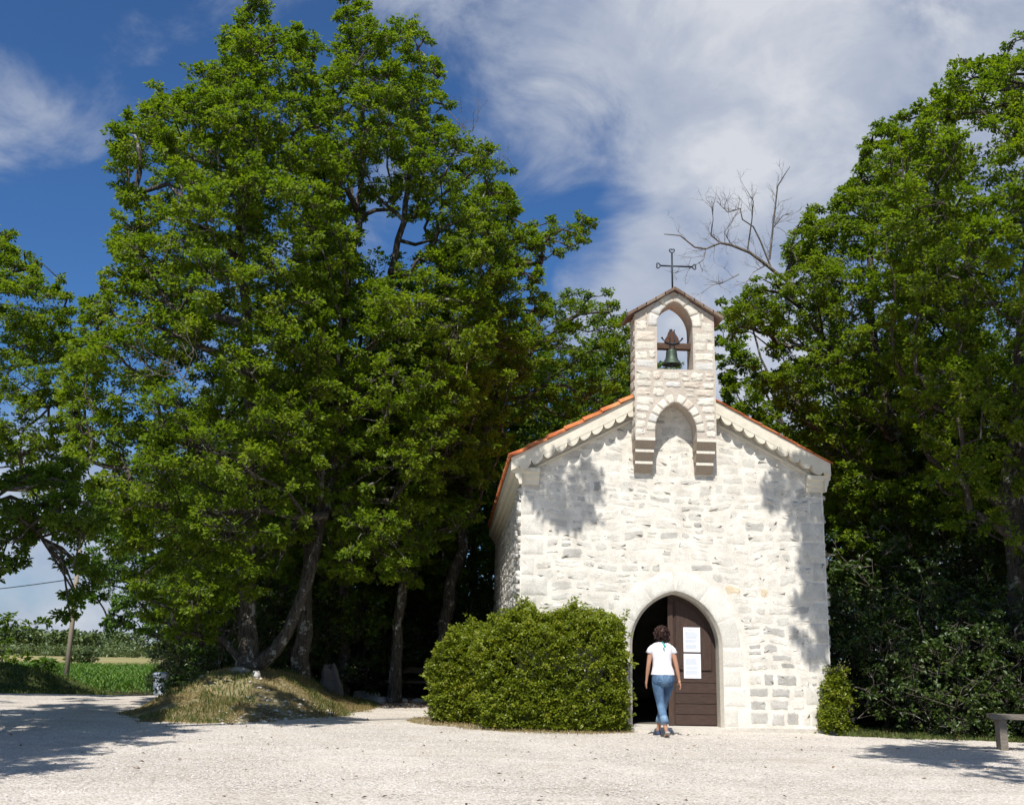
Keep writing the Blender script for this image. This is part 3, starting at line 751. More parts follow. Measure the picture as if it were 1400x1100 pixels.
# ================================================================== person
def person():
    F0 = np.array([-.50, -1.36, 0.])          # feet
    ro = empty('person', F0, 'person in white t-shirt and rolled blue jeans walking towards the chapel door', 'person')
    def skinmesh(name, chains, mt, parent, sub=2, root=0):
        V, E_, Rd = [], [], []; idx = {}
        for ch in chains:
            prev = None
            for (key, p, r) in ch:
                if key not in idx:
                    idx[key] = len(V); V.append(tuple(F0+np.array(p))); Rd.append(r if isinstance(r, tuple) else (r, r))
                if prev is not None and (prev, idx[key]) not in E_: E_.append((prev, idx[key]))
                prev = idx[key]
        me = bpy.data.meshes.new(name); me.from_pydata(V, E_, []); o = bpy.data.objects.new(name, me); col.objects.link(o)
        m1 = o.modifiers.new('s', 'SKIN'); m1.use_smooth_shade = True
        for i, r in enumerate(Rd): me.skin_vertices[0].data[i].radius = r
        me.skin_vertices[0].data[root].use_root = True
        m2 = o.modifiers.new('u', 'SUBSURF'); m2.levels = sub; m2.render_levels = sub
        dg = bpy.context.evaluated_depsgraph_get(); me2 = bpy.data.meshes.new_from_object(o.evaluated_get(dg))
        bpy.data.objects.remove(o); me2.name = name
        me2.polygons.foreach_set('use_smooth', [True]*len(me2.polygons))
        return link(name, me2, mt, parent)
    def arm(s, sh, el, wr, pfx):
        d = (np.array(wr)-np.array(el)); d = d/np.linalg.norm(d)
        palm = np.array(wr)+d*.055; ch = [[('chest', (0, 0, 1.30), (.13, .09)), (pfx+'sh', sh, .038), (pfx+'m', tuple((np.array(sh)+np.array(el))/2), .043), (pfx+'el', el, .034), (pfx+'fa', tuple(np.array(el)*.6+np.array(wr)*.4), .033), (pfx+'wr', wr, .021), (pfx+'pl', tuple(palm), (.034, .018))]]
        for k in range(4):
            off = np.array([0., (-.027+.018*k), 0.]); L = (.062, .074, .070, .052)[k]
            a = palm+off*.9+d*.03; b = a+d*L*.5+np.array([-s*.004, .0, 0]); c_ = b+d*L*.45+np.array([-s*.014, 0, 0])
            ch.append([(pfx+'pl', tuple(palm), (.034, .018)), (pfx+'f%da' % k, tuple(a), .0095), (pfx+'f%db' % k, tuple(b), .0085), (pfx+'f%dc' % k, tuple(c_), .007)])
        t0 = palm-d*.03+np.array([-s*.006, .026, 0]); t1 = t0+d*.028+np.array([-s*.012, .018, 0]); t2 = t1+d*.026+np.array([-s*.010, .006, 0])
        ch.append([(pfx+'pl', tuple(palm), (.034, .018)), (pfx+'t0', tuple(t0), .012), (pfx+'t1', tuple(t1), .010), (pfx+'t2', tuple(t2), .008)])
        return ch
    hipx = .02
    chains = [[('pel', (hipx, 0, .93), (.13, .09)), ('waist', (.01, .0, 1.08), (.105, .08)), ('chest', (0, 0, 1.30), (.13, .09)), ('neck0', (.005, .0, 1.395), .050), ('neck', (.01, .012, 1.44), .046), ('head0', (.012, .03, 1.495), (.060, .068)), ('head1', (.015, .03, 1.56), (.074, .088)), ('head2', (.015, .03, 1.605), (.055, .068))]]
    chains += arm(-1, (-.155, 0, 1.335), (-.205, -.02, 1.075), (-.225, .03, .865), 'l')
    chains += arm(1, (.165, 0, 1.335), (.222, -.045, 1.075), (.265, -.03, .86), 'r')
    # trailing leg (right hip, crosses behind) and leading leg
    chains += [[('pel', (hipx, 0, .93), (.13, .09)), ('h1', (-.055, .0, .83), .078), ('k1', (-.015, .05, .50), .052), ('c1', (.005, -.04, .34), .048), ('a1', (.035, -.13, .13), .030), ('b1', (.045, -.13, .085), .030), ('t1', (.05, -.02, .03), (.030, .022))],
               [('pel', (hipx, 0, .93), (.13, .09)), ('h2', (.095, .03, .83), .078), ('k2', (.065, .16, .50), .052), ('c2', (.03, .17, .34), .048), ('a2', (-.025, .20, .11), .030), ('b2', (-.03, .20, .065), .030), ('t2', (-.04, .32, .03), (.030, .022))]]
    body = skinmesh('body', chains, MAT['skin'], ro)
    # t-shirt
    def ell(c, rx, ry, n=24, sq=2.3, wob=0.):
        o = []
        for k in range(n):
            a = 2*math.pi*k/n; ca_, sa_ = math.cos(a), math.sin(a)
            x = math.copysign(abs(ca_)**(2/sq), ca_)*rx; y = math.copysign(abs(sa_)**(2/sq), sa_)*ry
            w_ = 1+wob*math.sin(a*5+c[2]*40)
            o.append(tuple(F0+np.array((c[0]+x*w_, c[1]+y*w_, c[2]))))
        return o
    sh = MB()
    sh.rings([ell((.022, 0, .93), .182, .125, wob=.03), ell((.022, 0, .945), .180, .124, wob=.03), ell((.018, 0, 1.00), .168, .118, wob=.025), ell((.012, 0, 1.08), .146, .105, wob=.02), ell((.008, 0, 1.16), .146, .106, wob=.01), ell((.004, 0, 1.25), .163, .114), ell((.004, 0, 1.32), .178, .113), ell((.005, 0, 1.365), .168, .096), ell((.006, 0, 1.395), .128, .078), ell((.008, .003, 1.418), .078, .063), ell((.008, .005, 1.425), .060, .055), ell((.008, .005, 1.40), .054, .05)], cap0=False, cap1=False)
    for s, a, b in ((-1, (-.125, 0, 1.335), (-.192, -.005, 1.245)), (1, (.135, 0, 1.335), (.203, -.01, 1.245))):
        a = F0+np.array(a); b = F0+np.array(b); m_ = (a+b)/2+np.array((s*.008, 0, .006))
        sh.tube([a, m_, b, b*.9+a*.1], [.052, .052, .053, .047], 14)
    sh.build('t_shirt', MAT['shirt'], ro)
    jm = MB()
    jm.rings([ell((.022, .0, .985), .150, .108), ell((.022, 0, .96), .156, .114), ell((.022, -.005, .90), .172, .128), ell((.022, -.008, .84), .176, .130), ell((.02, -.0, .78), .160, .115), ell((.02, .01, .755), .12, .09)], c=(.85, .85, .88))
    def leg(p, c):
        pts = [F0+np.array(q[:3]) for q in p]; rs = [q[3] for q in p]
        jm.tube(pts, rs, 20, c)
    leg([(-.060, .0, .86, .093), (-.052, .0, .78, .095), (-.040, .02, .66, .082), (-.018, .045, .53, .066), (-.012, .03, .47, .062), (.002, -.03, .37, .064), (.018, -.075, .27, .052), (.022, -.088, .24, .050)], (1.0, 1.0, 1.0))
    leg([(.100, .01, .86, .093), (.098, .03, .78, .096), (.085, .08, .66, .082), (.066, .15, .53, .066), (.058, .16, .47, .062), (.032, .17, .37, .062), (.002, .19, .26, .055), (.0, .19, .24, .055)], (.72, .74, .78))  # leading leg: its shade is put into the denim tint
    jn = jm.build('jeans', MAT['denim'], ro)
    for (a, b, r) in (((.010, -.060, .315), (.030, -.105, .215), .058), ((.012, .18, .31), (-.008, .197, .215), .056)):
        q = MB(); q.tube([F0+np.array(a), F0+(np.array(a)*.95+np.array(b)*.05), F0+(np.array(a)+np.array(b))/2, F0+np.array(b), F0+np.array(b)+np.array((0, 0, .004))], [r*.95, r*1.03, r*1.04, r*1.02, r*.9], 18, (1.9, 1.65, 1.45)); q.build('cuff', MAT['denim'], jn)
    for s in (-1, 1):
        q = MB(); cx = .022+s*.075
        pts = [(cx-.048, .925), (cx+.048, .925), (cx+.046, .84), (cx, .825), (cx-.046, .84)]
        V = [tuple(F0+np.array((x, -.1325+.9*(abs(x-.022)/.176)**3*.09+(.012 if z < .85 else 0)*0, z))) for x, z in pts]
        V2 = [(x, y-.006, z) for x, y, z in V]
        q.add(V+V2, [(5, 6, 7, 8, 9)]+[(i, (i+1) % 5, 5+(i+1) % 5, 5+i) for i in range(5)], (1.25, 1.22, 1.15)); q.build('pocket', MAT['denim'], jn, fix=True)
    q = MB(); q.rings([ell((.022, 0, .955), .160, .117), ell((.022, 0, .985), .156, .113)], cap0=False, cap1=False); q.build('belt', MAT['belt'], ro)
    # shoes
    def shoe(heel, toe, up):
        heel = F0+np.array(heel); toe = F0+np.array(toe); d = toe-heel; L = np.linalg.norm(d); d /= L
        side = np.cross(d, (0, 0, 1.)); side /= np.linalg.norm(side); nrm_ = np.cross(side, d)
        def rg(t, w_, h0, h1):
            return [tuple(heel+d*(t*L)+side*(math.cos(a)*w_)+nrm_*(h0+(h1-h0)*(.5+.5*math.sin(a)))) for a in [2*math.pi*k/14 for k in range(14)]]
        u_ = MB(); u_.rings([rg(-.02, .018, .025, .06), rg(.0, .030, .012, .085), rg(.12, .037, .012, .10), rg(.3, .040, .012, .095), rg(.5, .043, .012, .075), rg(.75, .046, .012, .060), rg(.92, .036, .012, .045), rg(1.0, .015, .014, .03)])
        s1 = u_.build('shoe', MAT['shoe'], ro)
        v_ = MB(); v_.rings([rg(-.035, .022, .0, .026), rg(.0, .036, -.004, .024), rg(.3, .040, -.004, .022), rg(.7, .050, -.004, .022), rg(.95, .038, -.002, .022), rg(1.03, .016, .002, .02)]); v_.build('sole', MAT['sole'], s1)
    shoe((.055, -.165, .085), (.06, -.03, .01), 1); shoe((-.02, .155, .004), (-.045, .385, .004), 0)
    # hair: a cap of lumps and loose curls
    hr = MB(); hc = F0+np.array((.012, .012, 1.555)); rr = np.random.default_rng(3)
    nu, nv = 20, 14; rs = []
    for j in range(nv+1):
        ph = math.pi*j/nv; row = []
        for i in range(nu):
            th_ = 2*math.pi*i/nu; q = np.array((math.sin(ph)*math.cos(th_)*.103, math.sin(ph)*math.sin(th_)*.108, math.cos(ph)*.108 if j < nv*.6 else math.cos(ph)*.118))
            f = 1+.10*math.sin(5*th_+3*ph)+.07*math.sin(9*th_-7*ph)+rr.uniform(-.03, .03)
            if math.sin(th_) > .3 and ph > 1.3: f *= .72        # open towards the face
            row.append(tuple(hc+q*f))
        rs.append(row)
    hr.rings(rs)
    for k in range(150):
        th_ = rr.uniform(0, 2*math.pi); ph = rr.uniform(.1, 2.5)
        if math.sin(th_) > .35 and ph > 1.2: continue
        q = hc+np.array((math.sin(ph)*math.cos(th_)*.108, math.sin(ph)*math.sin(th_)*.112, math.cos(ph)*.115)); p = [q]; a = rr.uniform(0, 6)
        for i in range(7): p.append(q+np.array((math.cos(a+i)*.016, math.sin(a+i*1.1)*.016, -.012*i))+.12*(q-hc)*(i % 3 == 1))
        hr.tube(p, [.008]*7+[.003], 5)
    hr.build('hair', MAT['hair'], ro)
    # face on the far side of the head
    hd = F0+np.array((.015, .03, 1.545))
    for s in (-1, 1):
        fc = MB(); fc.lathe([(0, -.012), (.012, 0), (0, .012)], hd+np.array((s*.030, .082, .01)), 8, (1, 1, 1)); fc.build('eye', MAT['paper'], ro)
        fc = MB(); fc.tube([hd+np.array((s*.073, .0, .02)), hd+np.array((s*.084, -.008, .0)), hd+np.array((s*.076, 0, -.03))], [.010, .013, .008], 8); fc.build('ear', MAT['skin'], ro)
    fc = MB(); fc.tube([hd+np.array((0, .088, .02)), hd+np.array((0, .105, -.015)), hd+np.array((0, .085, -.022))], [.008, .013, .008], 8); fc.build('nose', MAT['skin'], ro); fc = MB(); fc.tube([hd+np.array((-.022, .080, -.05)), hd+np.array((0, .092, -.052)), hd+np.array((.022, .080, -.05))], [.004, .007, .004], 8)
    fc.build('mouth', MAT['skin'], ro)
    rb = MB()
    rb.tube([F0+np.array((-.005, -.062, 1.43)), F0+np.array((.02, -.092, 1.40)), F0+np.array((.028, -.112, 1.36)), F0+np.array((.015, -.118, 1.325)), F0+np.array((.03, -.122, 1.29))], [.008, .016, .009, .017, .004], 6, sq=.5)
    rb.tube([F0+np.array((.02, -.092, 1.40)), F0+np.array((.045, -.110, 1.365)), F0+np.array((.048, -.118, 1.34))], [.008, .013, .003], 6, sq=.5)
    rb.build('ribbon', MAT['ribbon'], ro)
person()
# ================================================================== terrain
def sst(a, b, x):
    t = np.clip((np.asarray(x, float)-a)/(b-a), 0, 1); return t*t*(3-2*t)
def vnoise(x, y, s, seed=0):
    x = np.asarray(x, float)/s+seed*17.3; y = np.asarray(y, float)/s+seed*7.7
    xi = np.floor(x); yi = np.floor(y); fx = x-xi; fy = y-yi; fx = fx*fx*(3-2*fx); fy = fy*fy*(3-2*fy)
    def h(a, b): v = np.sin(a*127.1+b*311.7)*43758.5453; return v-np.floor(v)
    return (h(xi, yi)*(1-fx)+h(xi+1, yi)*fx)*(1-fy)+(h(xi, yi+1)*(1-fx)+h(xi+1, yi+1)*fx)*fy
def fall(x, y):                                # the land drops away beyond the yard on the left
    f = sst(-8.5, -12.5, -0+np.asarray(x, float)) if False else 1-sst(-12.5, -8.5, x)
    z = -1.1*sst(6, 31, y)*np.maximum(f, sst(30, 45, y))
    return z - 5*sst(90, 500, y)
def mound_h(x, y):
    x = np.asarray(x, float); y = np.asarray(y, float)
    dx = x+7.75-.10*(y-3); dx = dx/np.where(dx < 0, 2.15, 2.5); dy = np.where(y < 3.8, (y-3.8)/4.3, (y-3.8)/5.0)
    r = np.sqrt(dx*dx+dy*dy)+.10*(vnoise(x, y, .9, 3)-.5)
    h = .80*(1-sst(.05, 1.0, r))
    return h*(1+.16*(vnoise(x, y, .45, 1)-.5)) + .06*(vnoise(x, y, .22, 2)-.5)*(r < .98)
def bank_h(x, y):
    x = np.asarray(x, float); y = np.asarray(y, float)
    # low grass bank left of the road
    t = sst(-13.6, -16.6, 0)  # unused constant
    u_ = (x+14.1)-.05*(y-12); v_ = (y-14.5)/5.5
    return .78*(1-sst(-2.6, -.1, u_))*(1-sst(.35, 1.0, np.abs(v_)))*(1+.12*(vnoise(x, y, 1.2, 5)-.5))
def ground_z(x, y): return fall(x, y)
def grid(name, xs, ys, zf, mt, drop=None, parent=None, smooth=True):
    X, Y = np.meshgrid(xs, ys); Z = zf(X, Y); n, m = X.shape
    V = np.stack([X, Y, Z], -1).reshape(-1, 3)
    i = np.arange((n-1)*(m-1)); r_ = i//(m-1); c_ = i % (m-1); a = r_*m+c_
    F = np.stack([a, a+1, a+m+1, a+m], 1)
    if drop is not None:
        k = drop(V[F].mean(1)); F = F[~k]
        used = np.unique(F); mp_ = np.zeros(len(V), int); mp_[used] = np.arange(len(used)); V = V[used]; F = mp_[F]
    me = fast_mesh(name, V, F, smooth=smooth)
    return link(name, me, mt, parent)
xs = np.unique(np.concatenate([np.linspace(-900, -60, 20), np.linspace(-60, 40, 101), np.linspace(40, 900, 20)]))
ys = np.unique(np.concatenate([np.linspace(-60, 100, 129), np.linspace(100, 1500, 30)]))
g = grid('ground', xs, ys, lambda x, y: ground_z(x, y)-.03+.05*(vnoise(x, y, 2.5, 4)-.5)*(y > 6)*(y < 200), MAT['land']); tag(g, kind='structure')
# gravel yard: irregular edge, thin sheet above the ground
def yard_edge(x, y):                           # >0 inside
    e = .35*(vnoise(x, y, .8, 9)-.5)+.12*(vnoise(x, y, .25, 8)-.5)
    right = (4.7 - x*0) if False else None
    top = np.where(x > 2.4, -.55-.30*(x-2.6), np.where(x < -3.2, 10.6-.25*(x+6)**2*(x > -6), 2.0))
    top = np.where((x < -6.2), np.where(x < -9, 30, 4.0), top)
    d = top-y+e
    return d
yd = grid('gravel_yard', np.linspace(-34, 16, 501), np.linspace(-45, 30, 601), lambda x, y: ground_z(x, y)+.012+.014*(vnoise(x, y, .5, 11)-.5)*(np.abs(x) < 30), MAT['gravel'], drop=lambda c: yard_edge(c[:, 0], c[:, 1]) < 0)
tag(yd, kind='structure')
def road_z(x, y): return ground_z(x, y)+.035
RX = lambda y: -13.0-.17*(y-8)+.0*(y)          # road centre
def road_drop(c):
    x, y = c[:, 0], c[:, 1]
    cx = RX(y)
    lane = np.abs(x-cx) < 1.55+.2*(vnoise(x, y, 1.5, 2)-.5)
    cross = (np.abs(y-27.5-.04*(x+18)) < 2.2) & (x < -11)
    return ~((lane & (y < 28)) | cross)
rd = grid('road', np.linspace(-60, -8, 209), np.linspace(18, 34, 121), road_z, MAT['road'], drop=road_drop); tag(rd, kind='structure')
mo = grid('grass_mound', np.linspace(-11.2, -3.6, 200), np.linspace(-1.2, 9.6, 260), lambda x, y: ground_z(x, y)-.03+mound_h(x, y), MAT['mound'], drop=lambda c: mound_h(c[:, 0], c[:, 1]) < .035); tag(mo, kind='structure')
bk = grid('grass_bank', np.linspace(-30, -12, 120), np.linspace(7, 22, 100), lambda x, y: ground_z(x, y)-.03+bank_h(x, y), MAT['bank'], drop=lambda c: bank_h(c[:, 0], c[:, 1]) < .02); tag(bk, kind='structure')

# ================================================================== foliage tools
def unit(v): return v/np.maximum(np.linalg.norm(v, axis=-1, keepdims=True), 1e-9)
def leaves(base, ax, nrm_, L, Wd, fold=.25, rnd=None):
    side = unit(np.cross(ax, nrm_)); nn = unit(np.cross(side, ax)); n = len(base)
    L = L[:, None]; Wd = Wd[:, None]
    V = np.empty((n, 4, 3)); V[:, 0] = base; V[:, 2] = base+ax*L - nn*L*.12
    V[:, 1] = base+ax*L*.58+side*Wd*.5+nn*Wd*fold; V[:, 3] = base+ax*L*.58-side*Wd*.5+nn*Wd*fold
    F = np.arange(n)[:, None]*4; F = np.concatenate([F+[0, 1, 2], F+[0, 2, 3]], 1).reshape(-1, 3)
    r_ = rng.random(n) if rnd is None else rnd
    return V.reshape(-1, 3), F, np.repeat(r_, 4)
def spray_leaves(sc_, sd, nl, rad, L, rnd_c=None):
    """rosettes of nl leaves at spray centres sc_, pointing along sd"""
    n = len(sc_); k = n*nl
    c = np.repeat(sc_, nl, 0); d = np.repeat(sd, nl, 0)
    o = unit(rng.normal(size=(k, 3))); rr = rad*rng.random(k)**.5
    o2 = o*rr[:, None]; o2[:, 2] *= .55; along = rng.uniform(-.9, .5, k)*rad
    b = c+o2*.40+d*along[:, None]*.5
    ax = unit(o*1.0+d*.75+np.array([0, 0, -.05])); ax[:, 2] *= .65; ax = unit(ax)
    nr = unit(rng.normal(size=(k, 3))*.55+np.array([0, -.12, 1.])+.35*d)
    Ls = L*rng.uniform(.65, 1.25, k); 
    base_r = np.repeat(rng.random(n) if rnd_c is None else rnd_c, nl)
    rn = np.clip(base_r*.55+rng.random(k)*.45, 0, 1)
    return leaves(b, ax, nr, Ls, Ls*rng.uniform(.50, .68, k), rnd=rn)
def tubes_mesh(segs, n=3):
    """segs: (A,B,ra,rb) arrays -> simple prisms"""
    A, B, ra, rb = segs; d = unit(B-A); ref = np.where(np.abs(d[:, 2:3]) < .9, np.array([[0, 0, 1.]]), np.array([[1., 0, 0]]))
    x = unit(np.cross(d, ref)); y = np.cross(d, x); m = len(A); V = np.empty((m, 2, n, 3))
    for k in range(n):
        a = 2*math.pi*k/n; q = x*math.cos(a)+y*math.sin(a)
        V[:, 0, k] = A+q*ra[:, None]; V[:, 1, k] = B+q*rb[:, None]
    F = []; b = np.arange(m)[:, None]*2*n
    for k in range(n): F.append(b+np.array([k, (k+1) % n, n+(k+1) % n, n+k]))
    return V.reshape(-1, 3), np.concatenate(F, 0)
def join(parts):
    V = []; F = []; Rn = []; o = 0
    for p in parts:
        V.append(p[0]); F.append(p[1]+o); o += len(p[0])
        if len(p) > 2: Rn.append(p[2])
    return (np.concatenate(V), np.concatenate(F), np.concatenate(Rn) if Rn else None)
def grow(trunks, clumps, rtip=.016, jit=.12, trunk_r=None, minz=None):
    """trunks: list of (points, r0, r1). clumps (n,3). Returns wood mesh as MB-free arrays (quads)."""
    nodes = []; par = []; fixed = []
    for pts, r0, r1 in trunks:
        P_ = [np.array(p, float) for p in pts]; L = [0]
        for a, b in zip(P_, P_[1:]): L.append(L[-1]+np.linalg.norm(b-a))
        step = max(int(L[-1]/.45), 3); prev = -1
        for i in range(step+1):
            s = L[-1]*i/step; j = min(np.searchsorted(L, s, 'right')-1, len(P_)-2); t = (s-L[j])/(L[j+1]-L[j])
            q = P_[j]*(1-t)+P_[j+1]*t
            if 0 < i < step: q = q+rng.normal(size=3)*[.03, .03, 0]
            if i == 0:
                # attach to an existing trunk when it starts on it
                if nodes:
                    dd = np.linalg.norm(np.array(nodes)-q, axis=1); k = int(dd.argmin())
                    prev = k if dd[k] < .6 else -1
                flare = 1.35
            nodes.append(q); par.append(prev); prev = len(nodes)-1
            tt = i/step; fixed.append((r0*(1-tt)+r1*tt)*(1+.45*math.exp(-tt*18) if i < 4 else 1))
    nt0 = len(nodes); NA = np.array(nodes); plen = np.zeros(len(nodes))
    for i in range(1, nt0): plen[i] = plen[par[i]]+np.linalg.norm(NA[i]-NA[par[i]]) if par[i] >= 0 else 0
    low = min(t[0][0][2] for t in trunks); top_ = max(t[0][-1][2] for t in trunks)
    order = np.argsort([np.linalg.norm(NA[:nt0]-c, axis=1).min() for c in clumps])
    tips = []
    for ci in order:
        c = clumps[ci]; d = NA-c; dist = np.linalg.norm(d, axis=1)
        cost = dist + .22*plen + np.maximum(d[:, 2]+.15*dist, 0)*2.2 + (NA[:, 2] < low+(top_-low)*.22)*5.
        k = int(cost.argmin()); a = NA[k]; D = dist[k]; m = max(int(D/.5), 2)
        newn = []
        sag = np.array([0, 0, .16*D]); p = k
        off = rng.normal(size=3)*jit*D*.6
        for i in range(1, m+1):
            t = i/m; q = a*(1-t)+c*t + (sag*math.sin(math.pi*t)*.6+off*math.sin(math.pi*t)) + (rng.normal(size=3)*.04 if i < m else 0)
            newn.append(q); par.append(p); fixed.append(0); plen = np.append(plen, plen[p]+D/m); p = nt0+len(NA)-nt0+len(newn)-1
        NA = np.concatenate([NA, np.array(newn)]); tips.append(len(NA)-1)
    n = len(NA); cnt = np.zeros(n); cnt[tips] = 1
    child = [[] for _ in range(n)]
    for i in range(n-1, -1, -1):
        if par[i] >= 0: cnt[par[i]] += cnt[i]; child[par[i]].append(i)
    Rr = rtip*np.maximum(cnt, 1)**.5; fx = np.array(fixed); Rr = np.where(fx > 0, fx, Rr)
    for i in range(nt0, n):
        Rr[i] = min(Rr[i], Rr[par[i]]*.92)
    # chains: follow the thickest child
    parts = []; start = [(i, par[i]) for i in range(n) if par[i] < 0]; done = set()
    stack = [(i, -1) for i, p in start]
    while stack:
        i, p = stack.pop(); path = [p] if p >= 0 else []; path.append(i); cur = i
        while child[cur]:
            ch = sorted(child[cur], key=lambda q: (-(q < nt0 and cur < nt0), -Rr[q])); 
            for o in ch[1:]: stack.append((o, cur))
            cur = ch[0]; path.append(cur)
        P_ = NA[path]; rr = Rr[path].copy()
        if p >= 0: rr[0] = min(rr[0], rr[1]*1.15)
        m = len(path)
        if m < 2: continue
        k = 10 if rr.max() > .09 else (6 if rr.max() > .035 else 4)
        T_ = np.gradient(P_, axis=0); T_ = unit(T_); x = unit(np.cross(T_[0], [.3, .2, 1.] if abs(T_[0][2]) < .9 else [1., 0, 0])); V = []
        for j in range(m):
            x = unit(x-T_[j]*(x@T_[j])); y = np.cross(T_[j], x)
            for q in range(k):
                a = 2*math.pi*q/k; rj = rr[j]*(1+(.10*math.sin(q*2.1+j*.6) if k == 10 else 0)); V.append(P_[j]+(x*math.cos(a)+y*math.sin(a))*rj)
        b = (np.arange(m-1)[:, None]*k+np.arange(k)[None]).ravel(); b2 = (np.arange(m-1)[:, None]*k+(np.arange(k)[None]+1) % k).ravel()
        parts.append((np.array(V), np.stack([b, b2, b2+k, b+k], 1)))
    return parts, NA
def crown(clumps, rad, dens=125, nl=18, L=.082, base=6, srad=.17, up=.25, flat=.8):
    """clump > boughlets > sprays > leaves"""
    S, D_, K, TA, TB = [], [], [], [], []
    for c, r in zip(clumps, rad):
        m = max(int(2+15*r*r), 2); d = unit(rng.normal(size=(m, 3))+np.array([0, 0, up])); q = rng.uniform(.45, 1.0, m)
        o = d*(q*r)[:, None]; o[:, 2] *= flat; sub = c+o
        tot = base+dens*r*r; per = max(int(tot/m), 3); sr = min(.32, .48*r+.04)
        for j in range(m):
            e = unit(rng.normal(size=(per, 3))+.6*d[j]+np.array([0, 0, .15])); oo = e*(rng.random(per)**.5*sr)[:, None]; oo[:, 2] *= .5
            S.append(sub[j]+oo); D_.append(unit(e+.5*d[j])); K.append(np.full(per, rng.random()))
            TA.append(np.repeat(sub[j][None]-d[j]*sr*.4, per, 0)); TB.append(sub[j]+oo)
        TA.append(c+o*.12+rng.normal(size=(m, 3))*.08*r); TB.append(sub)
    S = np.concatenate(S); D_ = np.concatenate(D_); K = np.concatenate(K); TA = np.concatenate(TA); TB = np.concatenate(TB)
    rc = np.clip(K*.55+rng.random(len(S))*.45, 0, 1)
    lf = spray_leaves(S, D_, nl, srad, L, rc)
    return lf, tubes_mesh((TA, TB, np.full(len(TA), .007), np.full(len(TA), .0025)), 3)
def poly_clumps(poly, Y, depth, count, rmax=.85, rmin=.17, ymul=None, holes=(), edge=.35):
    """poly: outline in the plane y=Y given by photo points; returns centres filling a rounded volume behind/before it"""
    P_ = np.array([at(px, py, Y)[[0, 2]] for px, py in poly]); lo = P_.min(0); hi = P_.max(0); A = P_; B = np.roll(P_, -1, 0)
    H = [np.array([at(px, py, Y)[[0, 2]] for px, py in h]) for h in holes]
    def inside(q, A, B):
        c = np.zeros(len(q), bool)
        for a, b in zip(A, B):
            with np.errstate(divide='ignore', invalid='ignore'):
                k = ((a[1] > q[:, 1]) != (b[1] > q[:, 1])) & (q[:, 0] < (b[0]-a[0])*(q[:, 1]-a[1])/(b[1]-a[1]+1e-12)+a[0])
            c ^= k
        return c
    def dist(q, A, B):
        m = np.full(len(q), 1e9)
        for a, b in zip(A, B):
            ab = b-a; t = np.clip(((q-a)@ab)/max(ab@ab, 1e-9), 0, 1); m = np.minimum(m, np.linalg.norm(q-(a+t[:, None]*ab), axis=1))
        return m
    C_ = []; Rd = []
    tries = 0; acc_ = np.zeros((0, 3)); accr = np.zeros(0)
    while len(acc_) < count and tries < 60:
        tries += 1; q = rng.uniform(lo, hi, (400, 2)); q = q[inside(q, A, B)]
        for h in H: q = q[~inside(q, h, np.roll(h, -1, 0))]
        if not len(q): continue
        dd = dist(q, A, B)
        for h in H: dd = np.minimum(dd, dist(q, h, np.roll(h, -1, 0)))
        dd = dd-.27*vnoise(q[:, 0]+Y*3, q[:, 1], .75, 4)*(rng.random(len(q)) < .9); ok = dd > -.02; q = q[ok]; dd = np.maximum(dd[ok], .01)
        if not len(q): continue
        k = rng.random(len(q)) < np.clip(.45+.55*(dd < 1.2), 0, 1); q = q[k]; dd = dd[k]
        t = np.clip(dd/max(depth*.9, .5), 0, 1); half = depth*np.sqrt(1-(1-t)**2)
        s = np.where(rng.random(len(q)) < .62, -1, 1)*rng.uniform(.25, 1, len(q))**.5
        y = Y+s*half*.92; r = np.clip(dd*.85, rmin, rmax*rng.uniform(.7, 1.05, len(q)))
        for i in range(len(q)):
            # keep the direction seen from the road: same x,z as the outline plane
            p = np.array([q[i, 0], y[i], q[i, 1]])
            k_ = (y[i]-CAM[1])/(Y-CAM[1]); k_ = 1+(k_-1)*.6
            p[0] = CAM[0]+(p[0]-CAM[0])*k_; p[2] = CAM[2]+(p[2]-CAM[2])*k_
            if len(acc_):
                d2 = np.linalg.norm(acc_-p, axis=1)
                if (d2 < (.52*(accr+r[i]))).any(): continue
            acc_ = np.vstack([acc_, p]); accr = np.append(accr, r[i])
            if len(acc_) >= count: break
    return acc_, accr
def make_tree(name, label, cat, base, trunks, clumps, rad, leaf='oak', group=None, L=.082, dens=125, nl=18, rtip=.016, srad=.17, extra=None, base_n=6):
    ro = empty(name, base, label, cat, group)
    parts, NA = grow(trunks, clumps, rtip)
    lf, tw = crown(clumps, rad, dens, nl, L, base_n, srad)
    if extra: parts += extra
    parts.append(tw); V, F, _ = join(parts)
    link('trunk', fast_mesh('trunk', V, F, smooth=True), MAT['bark'], ro)
    link('crown', fast_mesh('crown', lf[0], lf[1], lf[2]), MAT[leaf], ro)
    return ro
def copy_tree(src, loc, rz, s, label, cat, group, leaf=None):
    r_ = src.copy(); col.objects.link(r_)
    for ch in list(src.children):
        c = ch.copy(); col.objects.link(c); c.parent = r_
        if leaf and ch.name.startswith('crown'):
            c.material_slots[0].link = 'OBJECT'; c.material_slots[0].material = MAT[leaf]
    r_.location = [float(v) for v in loc]; r_.rotation_euler = (0, 0, rz); r_.scale = (s[0], s[0], s[1]) if isinstance(s, tuple) else (s, s, s)
    tag(r_, label, cat, group); return r_
def gz(x, y): return float(ground_z(x, y)+mound_h(x, y))-.05

